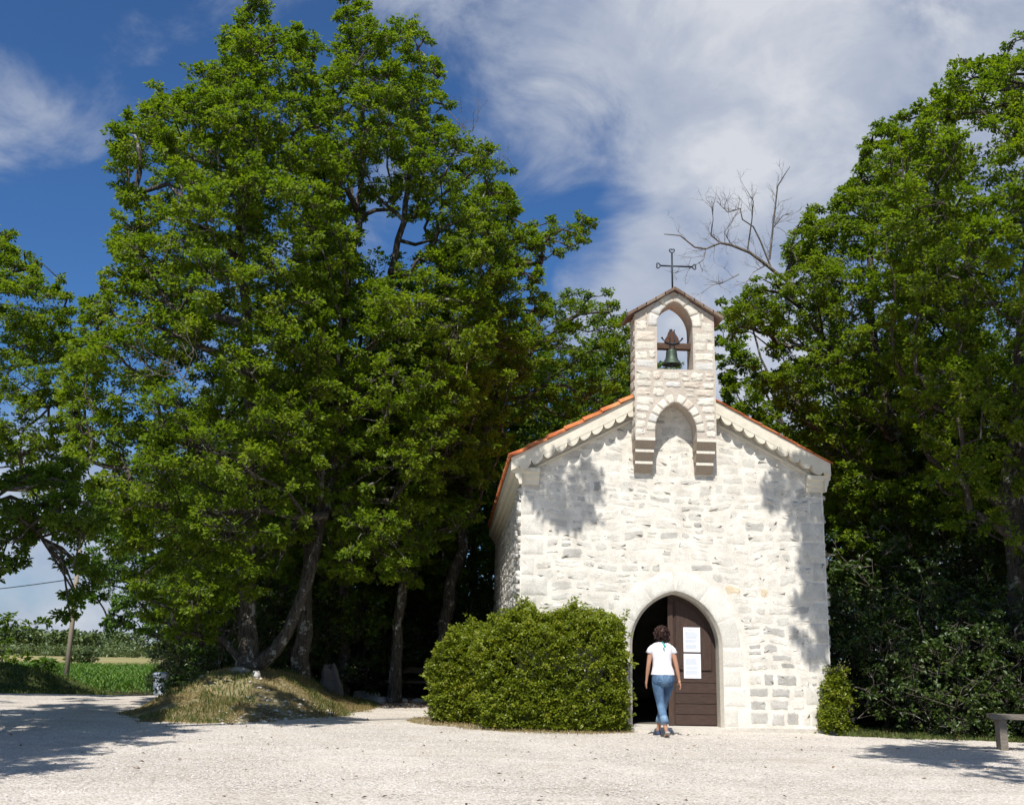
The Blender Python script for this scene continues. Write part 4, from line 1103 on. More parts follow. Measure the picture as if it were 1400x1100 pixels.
# ================================================================== the oaks on the left
TG = 'broadleaf trees round the chapel'
c, r = poly_clumps([(145,345),(168,262),(148,245),(158,165),(200,152),(212,120),(252,130),(300,100),(297,52),(325,40),(332,0),(340,-22),(368,-12),(362,60),(400,42),(430,50),(438,95),(470,180),(485,330),(478,520),(455,640),(430,740),(380,800),(330,840),(270,880),(215,880),(180,830),(150,730),(95,640),(88,540),(102,470),(128,400)], 3.2, 3.0, 440)
b0 = at(336, 938, 3.6); b0[2] = gz(b0[0], b0[1])
k1 = at(338, 780, 3.8); k2 = at(345, 600, 3.6); k3 = at(330, 330, 3.4); k4 = at(345, 90, 3.4)
l1 = at(385, 880, 3.7); l2 = at(418, 800, 3.9); l3 = at(455, 660, 4.2); l4 = at(470, 430, 4.3)
make_tree('oak_tree', 'tall oak on the grassy mound with one upright and one leaning trunk', 'tree', b0, [([b0, (b0+k1)/2+[.03, 0, 0], k1, k2, k3, k4], .165, .05), ([b0+[.12, .05, .05], l1, l2, l3, l4], .125, .05)], c, r)
c, r = poly_clumps([(438,95),(458,80),(453,20),(472,-5),(500,-14),(520,15),(522,50),(570,28),(600,70),(607,112),(627,120),(612,160),(652,190),(692,218),(702,262),(690,400),(660,560),(600,680),(555,815),(450,820),(425,600),(415,400),(425,230)], 5.0, 2.8, 330, holes=[[(508,300),(560,285),(572,330),(540,385),(505,360)]])
b1 = at(413, 925, 5.2); b1[2] = gz(b1[0], b1[1])
make_tree('oak_tree', 'tall oak with lichen-grey trunk just right of the mound, its crown centre-left', 'tree', b1, [([b1, at(418, 800, 5.2), at(440, 640, 5.1), at(470, 420, 5.0), at(500, 210, 5.0), at(490, 40, 5.0)], .15, .04), ([at(440, 640, 5.1), at(520, 440, 5.0), at(560, 260, 4.8), at(565, 80, 4.8)], .12, .03)], c, r)
c, r = poly_clumps([(628,240),(700,262),(722,300),(745,318),(762,280),(790,270),(812,285),(802,330),(760,360),(742,395),(735,480),(700,600),(640,740),(560,820),(520,740),(560,520),(590,360)], 6.6, 2.4, 180)
b2 = at(540, 935, 7.5); b2[2] = gz(b2[0], b2[1])
make_tree('oak_tree', 'slender oak with pale crooked trunk at the dark end of the gravel path', 'tree', b2, [([b2, at(545, 860, 7.5), at(562, 700, 7.4), at(600, 520, 7.0), at(660, 380, 6.8), at(720, 310, 6.6)], .13, .03)], c, r)
c, r = poly_clumps([(742,400),(790,392),(835,396),(856,420),(868,470),(868,560),(790,600),(705,640),(680,760),(610,820),(560,760),(600,600),(670,480)], 10.5, 2.4, 160, rmax=.95)
c[:, 0] = np.where((c[:, 1] < 12.2) & (c[:, 2] < 7.6), np.minimum(c[:, 0], -3.7), c[:, 0])
b3 = at(605, 880, 9.); b3[2] = 0
make_tree('oak_tree', 'oak leaning right behind the hedge, its crown reaching over the chapel roof', 'tree', b3, [([b3, at(610, 830, 9.), at(632, 740, 9.2), at(650, 620, 9.5), at(700, 500, 10), at(790, 430, 10.5)], .19, .05)], c, r, leaf='oak')
# tree at the left border, standing further back
c, r = poly_clumps([(-220,300),(-100,290),(-10,305),(22,325),(50,352),(88,360),(98,395),(112,440),(135,500),(120,560),(90,700),(60,760),(20,640),(-60,660),(-220,700)], 6.5, 2.8, 230, rmax=.9)
b4 = at(-130, 945, 7.5); b4[2] = gz(b4[0], b4[1])
make_tree('oak_tree', 'sunlit yellow-green tree whose crown enters at the left border', 'tree', b4, [([b4, at(-125, 700, 7.2), at(-80, 480, 6.8), at(-40, 360, 6.5)], .22, .05)], c, r)
# near oak outside the left border: hanging boughs in view, the rest of its crown throws the shade on the yard
hang, hr_ = poly_clumps([(-60,600),(20,640),(110,620),(150,680),(158,720),(128,760),(134,830),(100,850),(78,800),(52,750),(30,800),(0,806),(-80,830),(-260,780),(-260,560)], -1.5, 1.7, 125, rmax=.6, rmin=.2)
def shade(P_, h, j=.25):
    return P_+TS*(h/TS[2])+rng.normal(size=3)*j
def out_of_view(q, m=40, r=.6):
    px, py, z = proj(q); s = (r+.3)*FPX/max(z, .1)
    return z < .5 or px < -s-m or px > 1400+s+m or py < -s-m
def lowshade(P_, r_):          # nearest point on the way to the sun that lies above the frame
    h = 5.
    while not out_of_view(P_+TS*(h/TS[2]), 14, r_+.12): h += .1
    return P_+TS*(h/TS[2])
sh_c, sh_r = [], []
for (pp, n_) in (([(0,952),(140,948),(190,966),(300,1003),(180,1012),(90,1026),(0,1040)], 100), ([(0,1000),(130,1003),(70,1036),(0,1042)], 30), ([(0,1044),(90,1046),(60,1056),(0,1060)], 4), ([(-200,950),(0,955),(0,1060),(-200,1080)], 40), ([(190,958),(300,940),(330,965),(240,980)], 5), ([(370,935),(470,985),(420,992),(360,985)], 26), ([(250,968),(330,948),(400,955),(350,975)], 16), ([(200,960),(300,925),(310,935),(220,968)], 9)):
    Pg = np.array([gnd(*q)[:2] for q in pp]); got = 0; t_ = 0
    while got < n_ and t_ < 3000:
        t_ += 1; w_ = rng.dirichlet(np.ones(len(Pg))*.8); g2 = w_@Pg; q = shade(np.array([g2[0], g2[1], 0]), rng.uniform(6.5, 10.5), .05); rr_ = rng.uniform(.35, .75)
        if n_ < 10: rr_ *= .6
        if not out_of_view(q, 10, rr_): continue
        sh_c.append(q); sh_r.append(rr_); got += 1
for (px, py) in ((745,655),(770,665),(795,660),(760,690),(785,690),(728,650),(800,682),(797,722),(735,690),(775,700)):
    P_ = at(px, py, 0); sh_c.append(lowshade(P_, .25)); sh_r.append(rng.uniform(.17, .28))
b5 = np.array([-11.2, -7.2, 0.]); lc = np.concatenate([hang, np.array(sh_c)]); lr = np.concatenate([hr_, sh_r])
make_tree('oak_tree', 'shaded oak boughs hanging down into the left of the view against the sky', 'tree', b5, [([b5, b5+[.1, .2, 3], b5+[.4, .3, 6.5], b5+[.3, -.2, 10]], .26, .08), ([b5+[.2, .2, 4], at(-150, 640, -2.5), at(0, 660, -1.6)], .10, .04), ([b5+[.4, .3, 6.5], b5+[3., .3, 10.], b5+[6., .6, 12.6]], .12, .03)], lc, lr, leaf='oak_shaded')

# ================================================================== trees on the right
c, r = poly_clumps([(1195,300),(1215,200),(1232,165),(1270,132),(1277,88),(1300,95),(1330,62),(1345,95),(1368,80),(1376,42),(1430,38),(1560,-40),(1800,-40),(1800,760),(1500,820),(1400,800),(1310,740),(1250,640),(1210,480)], .6, 3.2, 430, rmax=.85)
b6 = at(1392, 995, .6); b6[2] = 0
make_tree('oak_tree', 'large oak filling the right border, dark trunk at the edge of the picture', 'tree', b6, [([b6, at(1390, 850, .7), at(1384, 650, .9), at(1400, 420, .9), at(1430, 180, .8)], .19, .05), ([at(1378, 700, .9), at(1470, 450, 0), at(1560, 200, -.4)], .14, .05)], c, r, rtip=.016)
c, r = poly_clumps([(1005,400),(1030,380),(1060,375),(1085,300),(1100,272),(1130,288),(1165,235),(1185,180),(1215,160),(1260,200),(1320,320),(1340,500),(1330,720),(1220,820),(1145,800),(1130,690),(1128,640),(1075,575),(1020,500),(985,430)], 6.4, 2.8, 400, holes=[[(1015,460),(1045,450),(1060,490),(1040,510)]])
b7 = at(1262, 975, 6.8); b7[2] = 0
make_tree('oak_tree', 'broad oak right of the chapel with a bare limb on its left side', 'tree', b7, [([b7, at(1255, 800, 6.8), at(1230, 620, 6.6), at(1190, 450, 6.5), at(1190, 260, 6.5)], .24, .05), ([at(1220, 600, 6.6), at(1140, 480, 6.5), at(1080, 400, 6.4)], .11, .05)], c, r)
c, r = poly_clumps([(975,440),(985,400),(1020,430),(1060,560),(1130,620),(1180,660),(1180,760),(1125,700),(1040,640),(985,560)], 13.5, 1.6, 85, rmax=.7)
b8 = np.array([3.9, 13.8, 0.]); 
make_tree('oak_tree', 'thin-crowned young oak directly behind the right slope of the chapel roof', 'tree', b8, [([b8, at(1090, 800, 13.6), at(1075, 600, 13.5), at(1035, 470, 13.5)], .12, .03)], c, r, leaf='oak', L=.10)
# near oak outside the right border: only its shade is seen
sh_c, sh_r = [], []
for (pp, n_) in (([(1175,1018),(1250,1012),(1400,1020),(1400,1075),(1300,1050),(1230,1034)], 50), ([(1400,1010),(1560,1010),(1600,1090),(1400,1085)], 30)):
    Pg = np.array([gnd(*q)[:2] for q in pp]); got = 0; t_ = 0
    while got < n_ and t_ < 3000:
        t_ += 1; w_ = rng.dirichlet(np.ones(len(Pg))*.8); g2 = w_@Pg; q = shade(np.array([g2[0], g2[1], 0]), rng.uniform(7, 11), .05); rr_ = rng.uniform(.3, .6)
        if not out_of_view(q, 10, rr_): continue
        sh_c.append(q); sh_r.append(rr_); got += 1
for (px, py, rr_) in ((1050,660,.2),(1060,690,.24),(1075,655,.15),(1080,690,.26),(1100,680,.3),(1115,660,.26),(1100,715,.3),(1085,720,.22),(1110,740,.3),(1118,770,.26),(1100,770,.2),(1115,800,.2),(1128,720,.3),(1112,850,.24),(1100,870,.14),(1122,870,.24),(1108,835,.18),(1125,840,.2),(1118,885,.16),(1130,800,.22),(1120,700,.26)):
    P_ = at(px, py, 0); sh_c.append(lowshade(P_, rr_)); sh_r.append(rr_)
for k in range(150):
    P_ = np.array([rng.uniform(2.9, 8.5), rng.uniform(-.5, 2.0), rng.uniform(.3, 3.4)]); q = shade(P_, rng.uniform(7.5, 11), .05)
    if out_of_view(q, 10, .5): sh_c.append(q); sh_r.append(rng.uniform(.3, .6))
b9 = np.array([6.8, -8.4, 0.])
make_tree('oak_tree', 'oak just outside the right border whose crown shades the gravel and the wall corner', 'tree', b9, [([b9, b9+[-.2, .2, 4], b9+[-.8, .1, 8], b9+[-1.5, 0, 12]], .25, .07), ([b9+[-.6, .1, 7], b9+[-3.0, -.3, 9.5]], .10, .04)], np.array(sh_c), np.array(sh_r))

# dead limb: bare, forked, twiggy
db = MB()
def branch(pts, r0, r1, Y0_, Y1_):
    m = len(pts); path = []; 
    for i, (px, py) in enumerate(pts): path.append(at(px, py, Y0_+(Y1_-Y0_)*i/(m-1)))
    db.tube(path, [(r0*(1-i/(m-1))+r1*i/(m-1))*.6 for i in range(m)], 6, caps=False)
    return path
def twigs(path, n, L, r, depth=2):
    for k in range(n):
        i = random.randint(max(1, len(path)//3), len(path)-1); a = np.array(path[i-1]); b = np.array(path[i]); t = random.random(); p = a*(1-t)+b*t
        d = unit(b-a); e = unit(d+rng.normal(size=3)*.75+np.array([0, 0, .25])); q = [p]
        for j in range(4): q.append(q[-1]+e*L/4*random.uniform(.7, 1.3)); e = unit(e+rng.normal(size=3)*.28)
        db.tube(q, [r, r*.85, r*.65, r*.45, r*.2], 4, caps=False)
        if depth > 0: twigs(q, 2, L*.55, r*.6, depth-1)
for pts, r0, r1, n_ in (([(1100,402),(1060,372),(1048,362),(1025,345),(1000,335),(985,332),(965,340),(950,338),(930,322),(908,320)], .085, .018, 8),
        ([(1055,368),(1040,330),(1030,310),(1015,300),(1012,285),(995,290),(980,275)], .040, .012, 6), ([(1022,342),(1028,300),(1030,275),(1022,262)], .030, .010, 5),
        ([(1052,355),(1058,300),(1063,255),(1072,240),(1080,228)], .045, .010, 7), ([(985,332),(972,322),(975,300),(973,275)], .030, .008, 5), ([(1058,310),(1070,295),(1085,290)], .022, .008, 4),
        ([(965,340),(962,355),(945,366),(925,372)], .022, .006, 4), ([(1010,375),(985,388),(962,390)], .024, .006, 3), ([(1048,362),(1030,372),(1018,390)], .024, .01, 3), ([(1000,335),(990,318),(1003,300)], .018, .006, 4)):
    p_ = branch(pts, r0, r1, 6.2, 5.4); twigs(p_, n_+3, .55, .0065, 2)
par_ = [o for o in bpy.data.objects if o.name.startswith('oak_tree') and 'bare limb' in o.get('label', '')][0]
o = db.build('dead_limb', MAT['deadwood'], par_); tag(o, 'bare dead limb with fine twigs')
# bare twigs sticking out of the big crown
db = MB()
for pts in ([(605,215),(620,180),(628,160),(632,140)], [(610,200),(630,175),(640,160)], [(645,180),(652,165),(655,140)], [(680,235),(683,210),(690,215)], [(612,150),(640,182),(650,220)]):
    p_ = branch(pts, .02, .005, 5., 4.8); twigs(p_, 4, .35, .006, 1)
par_ = [o for o in bpy.data.objects if 'centre-left' in o.get('label', '')][0]
tag(db.build('dead_twig', MAT['deadwood'], par_), 'bare twigs at the right edge of the crown')
db = MB()
for pts in ([(262,540),(240,500),(215,490),(200,480)], [(250,520),(265,485),(262,470)], [(240,510),(225,515),(190,500)]):
    p_ = branch(pts, .022, .006, .6, .2); twigs(p_, 5, .45, .006, 1)
par_ = [o for o in bpy.data.objects if 'grassy mound' in o.get('label', '')][0]
tag(db.build('dead_twig', MAT['deadwood'], par_), 'bare grey twigs low in the crown')
# ================================================================== wood behind: a few grown trees, copied
def generic_tree(h, r, zlow, n, label, leaf, L=.125, dens=36, nl=12, loc=(0, 0, 0)):
    cs = []; rs = []
    t_ = 0
    while len(cs) < n and t_ < 6000:
        t_ += 1; q = rng.uniform(-1, 1, 3); 
        if np.linalg.norm(q) > 1 or np.linalg.norm(q) < .35: continue
        prof = 1.0 if q[2] > -.2 else .9
        p = np.array([q[0]*r*prof, q[1]*r*prof, zlow+(q[2]+1)/2*(h-zlow)]); rr = rng.uniform(.55, 1.0)
        if cs and (np.linalg.norm(np.array(cs)-p, axis=1) < .55*(np.array(rs)+rr)).any(): continue
        cs.append(p); rs.append(rr)
    b = np.zeros(3)
    ro = make_tree('woodland_tree', label, 'tree', b, [([b, b+[.15, 0, h*.3], b+[-.1, .1, h*.6], b+[.1, 0, h*.9]], .17, .04)], np.array(cs), np.array(rs), leaf, TG, L, dens, nl, srad=.2)
    return ro
WG = 'woodland trees behind the chapel and the mound'
va = generic_tree(12.5, 2.7, 1.6, 95, 'x', 'oak_shaded')
vb = generic_tree(10.0, 2.9, 1.0, 90, 'x', 'oak_shaded')
vc = generic_tree(7.0, 2.5, .5, 80, 'x', 'hazel', L=.11)
spots = [ # px of the trunk, world y, variant, scale, label
 (470, 8.6, 0, .92, 'woodland tree in the shade just behind the mound, right of the lichen-grey trunk'),
 (380, 10.5, 1, .95, 'woodland tree directly behind the two-trunk oak on the mound'),
 (300, 12.5, 1, .85, 'woodland tree behind the left shoulder of the mound'),
 (520, 12.5, 0, .90, 'dark woodland tree at the end of the gravel path, left one'),
 (585, 13.5, 1, 1.0, 'dark woodland tree between the pale trunk and the hedge at the path end'),
 (450, 15.5, 0, .85, 'woodland tree two rows behind the mound'),
 (640, 15.5, 0, .98, 'woodland tree behind the left wall of the chapel'),
 (700, 18.5, 0, 1.0, 'woodland tree behind the left slope of the chapel roof'),
 (780, 18.0, 1, 1.22, 'woodland tree behind the ridge of the chapel roof, left of the bell gable'),
 (850, 20.5, 0, 1.02, 'woodland tree hidden mostly by the bell gable'),
 (560, 19.0, 0, .95, 'woodland tree deep behind the end of the path'),
 (350, 19.0, 1, 1.05, 'woodland tree deep behind the mound'),
 (1180, 10.5, 1, .98, 'woodland tree right behind the chapel corner'),
 (1330, 8.6, 1, .98, 'woodland tree behind the right border oak'),
 (1250, 12.5, 0, .88, 'woodland tree between the broad oak and the right border oak'),
 (1420, 11.0, 0, .95, 'woodland tree in the far right of the wood'),
 (1130, 16.5, 1, .92, 'woodland tree seen low behind the right side of the chapel'),
 (1500, 5.5, 1, 1.0, 'woodland tree just beyond the right border'),
 (325, 16.5, 2, 1.0, 'bright hazel-like tree left of the mound'),
 (322, 21.5, 2, 1.1, 'bright green tree beyond the crest of the mound'),
 (335, 27.0, 1, .85, 'dark tree beyond the crest of the mound, second row'),
 (300, 31.0, 2, 1.1, 'pale green tree on the far side of the wood towards the road'),
 (278, 38.0, 1, .9, 'farthest dark tree at the corner of the wood beside the maize'),
 (1040, 22.0, 2, 1.1, 'light green tree far behind the gable, seen through the gap right of it'),
]
first = {0: va, 1: vb, 2: vc}; used = set()
for i, (px, Y, v, s, lab) in enumerate(spots):
    p = at(px, 900, Y); x = p[0]; z = gz(x, Y)-.1; rz = rng.uniform(0, 6.28)
    if v not in used:
        o = first[v]; used.add(v); o.location = (float(x), float(Y), float(z)); o.rotation_euler = (0, 0, rz); o.scale = (s, s, s); tag(o, lab, 'tree', WG)
    else: copy_tree(first[v], (x, Y, z), rz, s, lab, 'tree', WG)
c, r = poly_clumps([(128,640),(118,700),(108,760),(118,820),(135,850),(150,868),(175,862),(205,880),(235,905),(330,905),(350,650)], 19.5, 1.8, 150, rmax=.9)
b_ = at(262, 930, 20.); b_[2] = gz(b_[0], 20.)
make_tree('hazel_tree', 'light green tree whose boughs hang over the road beside the utility pole', 'tree', b_, [([b_, at(262, 800, 20.), at(235, 700, 19.6)], .15, .05)], c, r, leaf='hazel', L=.12, dens=60)
# shrubs of the understorey
def generic_shrub(name, r, h, n, leaf, L, dens, nl=10, srad=.12):
    cs = []; rs = []; t_ = 0
    while len(cs) < n and t_ < 4000:
        t_ += 1; q = rng.uniform(-1, 1, 3); q[2] = abs(q[2])
        if np.linalg.norm(q) > 1: continue
        p = np.array([q[0]*r, q[1]*r, .15+q[2]*h]); rr = rng.uniform(.25, .48)
        if cs and (np.linalg.norm(np.array(cs)-p, axis=1) < .5*(np.array(rs)+rr)).any(): continue
        cs.append(p); rs.append(rr)
    b = np.zeros(3)
    return make_tree(name, 'x', 'shrub', b, [([b, b+[.05, 0, h*.4], b+[0, .05, h*.8]], .05, .02)], np.array(cs), np.array(rs), leaf, 'x', L, dens, nl, rtip=.008, srad=srad)
sa = generic_shrub('shrub', 1.3, 2.3, 46, 'shrub', .075, 60); sb = generic_shrub('shrub', 1.1, 1.3, 34, 'shrub', .065, 64)
SG = 'shrubs under the trees'
sp = [(300, 7.5, 0, 1.25, 'tall shrub between the mound crest and the wood, left of the upright trunk'), (318, 11., 0, 1.3, 'leafy shrub low behind the left half of the mound crest'), (375, 8.2, 0, 1.2, 'shrub filling the fork behind the leaning trunk'), (445, 8.6, 0, 1.15, 'shrub between the lichen-grey trunk and the standing rock'), (500, 10., 0, 1.2, 'leafy shrub behind the standing rock in the shade'), (1165, 1.6, 0, 1.05, 'dark shrub beside the right corner of the chapel, behind the small bush'), (1210, .9, 0, 1.0, 'dark shrub second from the chapel corner at the edge of the gravel'),
 (1262, .6, 0, 1.15, 'dark shrub at the foot of the broad oak'), (1310, -.1, 1, 1.25, 'low olive-green shrub right of the broad oak, at the gravel edge'), (1345, .4, 0, 1.0, 'dark shrub left of the trunk at the right border'), (1395, -.4, 0, 1.0, 'dark shrub behind the bench'),
 (1440, -.2, 0, 1.1, 'dark shrub beyond the right border'), (1190, 3.6, 0, 1.5, 'tall dark shrub against the side wall of the chapel'), (1260, 3.6, 0, 1.6, 'tall dark shrub behind the broad oak trunk'), (1330, 3.2, 0, 1.55, 'tall dark shrub between the two right-hand oaks'), (1400, 3.0, 0, 1.5, 'tall dark shrub behind the right border oak'),
 (470, 11.5, 0, 1.1, 'shrub in deep shade at the left of the path end'), (510, 12.0, 1, 1.2, 'low shrub at the path end beside the pale rocks'), (560, 12.5, 0, 1.2, 'shrub in deep shade behind the dark bench'), (610, 12.0, 0, 1.3, 'shrub in deep shade beside the chapel side wall'),
 (650, 11.0, 0, 1.2, 'shrub behind the hedge next to the chapel wall'), (390, 9.8, 1, 1.1, 'low shrub seen between the oak trunks on the mound'), (345, 9.2, 1, .9, 'light shrub between the forked trunks on the mound'), (310, 9.0, 1, 1.0, 'yellowish shrub on the crest of the mound, left of the trunks'), (300, 13.5, 0, 1.2, 'shrub at the left back of the mound'),
 (268, 17.5, 0, 1.1, 'shrub right behind the wheelie bins'), (262, 24.5, 0, 1.3, 'shrub on the roadside behind the bins'), (440, 17., 0, 2.0, 'big dark thicket at the back of the wood, left of the path end'), (500, 19., 0, 2.2, 'big dark thicket at the back of the wood, straight behind the path'), (560, 17.5, 0, 2.0, 'big dark thicket at the back of the wood, behind the dark bench'), (620, 20., 0, 2.1, 'big dark thicket at the back of the wood, left of the chapel wall'), (370, 18., 0, 2.0, 'big dark thicket behind the two-trunk oak'), (420, 13.5, 0, 1.3, 'shrub far behind the lichen-grey trunk'), (250, 31, 0, 1.3, 'shrub at the far bend of the road')]
u2 = set()
for px, Y, v, s, lab in sp:
    x = at(px, 900, Y)[0]; z = gz(x, Y)-.05; src = sa if v == 0 else sb; lf = 'hazel' if ('light shrub' in lab or 'yellowish' in lab or 'behind the bins' in lab or 'nearest the bins' in lab or 'mound crest' in lab) else None
    if v not in u2:
        u2.add(v); src.location = (float(x), float(Y), float(z)); src.scale = (s, s, s); tag(src, lab, 'shrub', SG)
    else: copy_tree(src, (x, Y, z), rng.uniform(0, 6), s, lab, 'shrub', SG, lf)

# ================================================================== clipped box hedge
def leafy_shell(fun, n, L, mt, name, parent, nl=9, srad=.07):
    pts, dirs = fun(n); lf = spray_leaves(pts, dirs, nl, srad, L); 
    return link(name, fast_mesh(name, *lf), mt, parent), lf
hd = empty('box_hedge', (-2.2, .2, 0), 'clipped green box hedge with two rounded humps left of the chapel door', 'hedge')
def hump(cx, cy, rx, ry, h, rz, n, ex=3.2):
    q = rng.normal(size=(n, 3)); q[:, 2] = np.abs(q[:, 2]); q = unit(q)
    k = (np.abs(q[:, 0])**ex+np.abs(q[:, 1])**ex+np.abs(q[:, 2])**ex)**(-1/ex); u_ = q*k[:, None]
    dep = 1-rng.random(n)**2*.22
    lump = 1+.035*np.sin(q[:, 0]*9+q[:, 2]*5)+.03*np.sin(q[:, 2]*11+q[:, 1]*7)+.17*(vnoise(u_[:, 0]*3+cx, u_[:, 2]*3+u_[:, 1]*2, .45, 3)-.5)+.12*(vnoise(u_[:, 0]*3+cx, u_[:, 2]*3-u_[:, 1]*2, .16, 6)-.5)
    p = u_*(dep*lump)[:, None]; p[:, 2] = p[:, 2]
    # narrower at the foot
    f = 1-.08*(1-sst(0, .35, p[:, 2]))
    p = p*np.array([rx, ry, h])*np.stack([f, f, np.ones(n)], 1); c_, s_ = math.cos(rz), math.sin(rz)
    P_ = np.stack([cx+p[:, 0]*c_-p[:, 1]*s_, cy+p[:, 0]*s_+p[:, 1]*c_, p[:, 2]+.06], 1)
    d = q/np.array([rx, ry, h]); d = unit(d); d = np.stack([d[:, 0]*c_-d[:, 1]*s_, d[:, 0]*s_+d[:, 1]*c_, d[:, 2]], 1)
    # shoots that have outgrown the clipping
    s2 = rng.random(n) < .06; P_[s2] += d[s2]*rng.uniform(.03, .17, s2.sum())[:, None]
    return P_, unit(d+rng.normal(size=(n, 3))*.35+np.array([0, 0, .35]))
A_ = hump(-2.02, .20, 1.17, .90, 1.73, -.10, 17000, 6.5); B_ = hump(-3.00, 1.45, .82, .95, 1.50, -.5, 11000, 6.5)
lv = []
top = np.array([[-2.62, -.3, 1.80], [-2.5, -.25, 1.90], [-2.0, -.2, 1.84], [-1.85, -.1, 1.86], [-1.7, 0, 1.82], [-2.3, 0, 1.84]]); top = np.repeat(top, 26, 0)+rng.normal(size=(156, 3))*[.12, .12, .05]
for P_, d_ in (A_, B_, (top, unit(rng.normal(size=(156, 3))*.3+np.array([0, 0, 1])))):
    lv.append(spray_leaves(P_, d_, 10, .072, .052))
V, F, Rn = join(lv); link('foliage', fast_mesh('foliage', V, F, Rn), MAT['box'], hd)
for (cx, cy, n_) in ((-2.02, .20, 60), (-3.12, 1.45, 36)):
    sg = []
    a = np.stack([cx+rng.normal(size=n_)*.3, cy+rng.normal(size=n_)*.25, np.zeros(n_)], 1); b = np.stack([cx+np.clip(rng.normal(size=n_)*.4, -.7, .7), cy+np.clip(rng.normal(size=n_)*.3, -.5, .5), rng.uniform(.7, 1.25, n_)], 1)
    sg.append(tubes_mesh((a, b, np.full(n_, .018), np.full(n_, .006)), 5))
    V, F, _ = join(sg); link('stems', fast_mesh('stems', V, F, smooth=True), MAT['bark'], hd)
# small bush at the right corner
p = gnd(1146, 1004); bu = empty('box_bush', (p[0], p[1], 0), 'small yellow-green box bush at the right corner of the chapel', 'bush')
bp, bd = hump(p[0]+.03, p[1]+.15, .20, .18, .95, 0, 1300, 2.3); bp[:, 0] -= .07*(bp[:, 2] < .6)*np.sin(bp[:, 2]*6); bp += rng.normal(size=bp.shape)*.035
cs = np.stack([rng.uniform(-1, 1, 30), rng.uniform(-1, 1, 30), np.linspace(.10, 1.08, 30)], 1); cs[:, :2] *= (.20-.10*cs[:, 2:3]**2); cs[:, 0] -= .05*np.sin(cs[:, 2]*5); cs += np.array([p[0]+.04, p[1]+.15, 0]); rs = rng.uniform(.09, .15, 30)
_, tw = crown(cs, rs, dens=400, nl=3, L=.050, base=10, srad=.05); lf = spray_leaves(bp, unit(bd+rng.normal(size=bd.shape)*.5), 9, .07, .05)
link('foliage', fast_mesh('foliage', *lf), MAT['box'], bu)
V, F, _ = join([tw, tubes_mesh((np.repeat(np.array([[p[0]+.04, p[1]+.15, 0]]), 30, 0), cs, np.full(30, .015), np.full(30, .006)), 6)]); link('stems', fast_mesh('stems', V, F, smooth=True), MAT['bark'], bu)

# ================================================================== grass, litter, stones
def blades(P_, h, wd, tilt=.5, rnd=None):
    n = len(P_); a = rng.uniform(0, 6.283, n); ax = unit(np.stack([np.cos(a)*tilt*rng.random(n), np.sin(a)*tilt*rng.random(n), np.ones(n)], 1))
    nr = unit(np.stack([np.cos(a+1.5), np.sin(a+1.5), np.zeros(n)], 1)); hh = h*rng.uniform(.5, 1.3, n)
    return leaves(P_, ax, nr, hh, np.full(n, wd)*rng.uniform(.7, 1.3, n), rnd=rnd)
def scatter(n, x0, x1, y0, y1, keep):
    out = np.zeros((0, 2))
    while len(out) < n:
        q = rng.uniform([x0, y0], [x1, y1], (n, 2)); q = q[keep(q[:, 0], q[:, 1])]; out = np.concatenate([out, q])
    return out[:n]
q = scatter(46000, -11.2, -3.8, -1.5, 9, lambda x, y: ((mound_h(x, y) > .02) | ((mound_h(x-.12*np.sign(x+7.7), y+.22) > .01) & (vnoise(x, y, .22, 3) > .55) & (y < 3))) & (vnoise(x, y, .7, 6)+.3*vnoise(x, y, .2, 2) > .42+.5*((x > -7.2) & (y < 1.6) & (x < -5.6))))
z = ground_z(q[:, 0], q[:, 1])-.035+mound_h(q[:, 0], q[:, 1]); o = link('dry_grass', fast_mesh('dry_grass', *blades(np.column_stack([q, z]), .06, .009, 1.8)), MAT['dry']); tag(o, 'short dry grass on the mound', 'grass', kind='stuff')
q = scatter(4500, -11.2, -3.8, -1.2, 9, lambda x, y: (mound_h(x, y) > .02) & ((vnoise(x, y, .9, 12) > .62) | (x > -5.2)))
z = ground_z(q[:, 0], q[:, 1])-.035+mound_h(q[:, 0], q[:, 1]); o = link('green_grass', fast_mesh('green_grass', *blades(np.column_stack([q, z]), .11, .010, 1.0)), MAT['grass']); tag(o, 'green tufts growing in the dry turf of the mound', 'grass', kind='stuff')
q = scatter(26000, -30, -12.5, 8, 21, lambda x, y: bank_h(x, y) > .02); z = ground_z(q[:, 0], q[:, 1])-.03+bank_h(q[:, 0], q[:, 1])
o = link('bank_grass', fast_mesh('bank_grass', *blades(np.column_stack([q, z]), .12, .022, 1.0)), MAT['grass']); tag(o, 'grass covering the low bank left of the road', 'grass', kind='stuff')
def fringe(x, y):
    a = (x-(-2.05))/1.42; b = (y-(-.02))/1.05; c_ = (x+3.2)/1.2; d = (y-1.3)/1.3
    return np.minimum(a*a+b*b, c_*c_+d*d)+.25*(vnoise(x, y, .35, 4)-.5)
q = scatter(9000, -4.9, -.75, -1.5, 2.6, lambda x, y: (fringe(x, y) < 1.12) & (x < -.8))
o = link('hedge_grass', fast_mesh('hedge_grass', *blades(np.column_stack([q, np.full(len(q), .01)]), .055, .008, 1.8)), MAT['dry']); tag(o, 'dry grass fringe at the foot of the hedge', 'grass', kind='stuff')
def redge(x, y): return y+.55+.30*(x-2.6)+.3*(vnoise(x, y, .5, 3)-.5)
q = scatter(16000, 2.65, 12, -4.2, 4, lambda x, y: (redge(x, y) > -.2) & (redge(x, y) < 1.6) & (vnoise(x, y, .4, 2) > .35) & ((x > 2.72) | (y < 0)))
o = link('edge_grass', fast_mesh('edge_grass', *blades(np.column_stack([q, np.full(len(q), .0)]), .08, .010, 1.4)), MAT['grass']); tag(o, 'sparse grass along the right edge of the gravel', 'grass', kind='stuff')
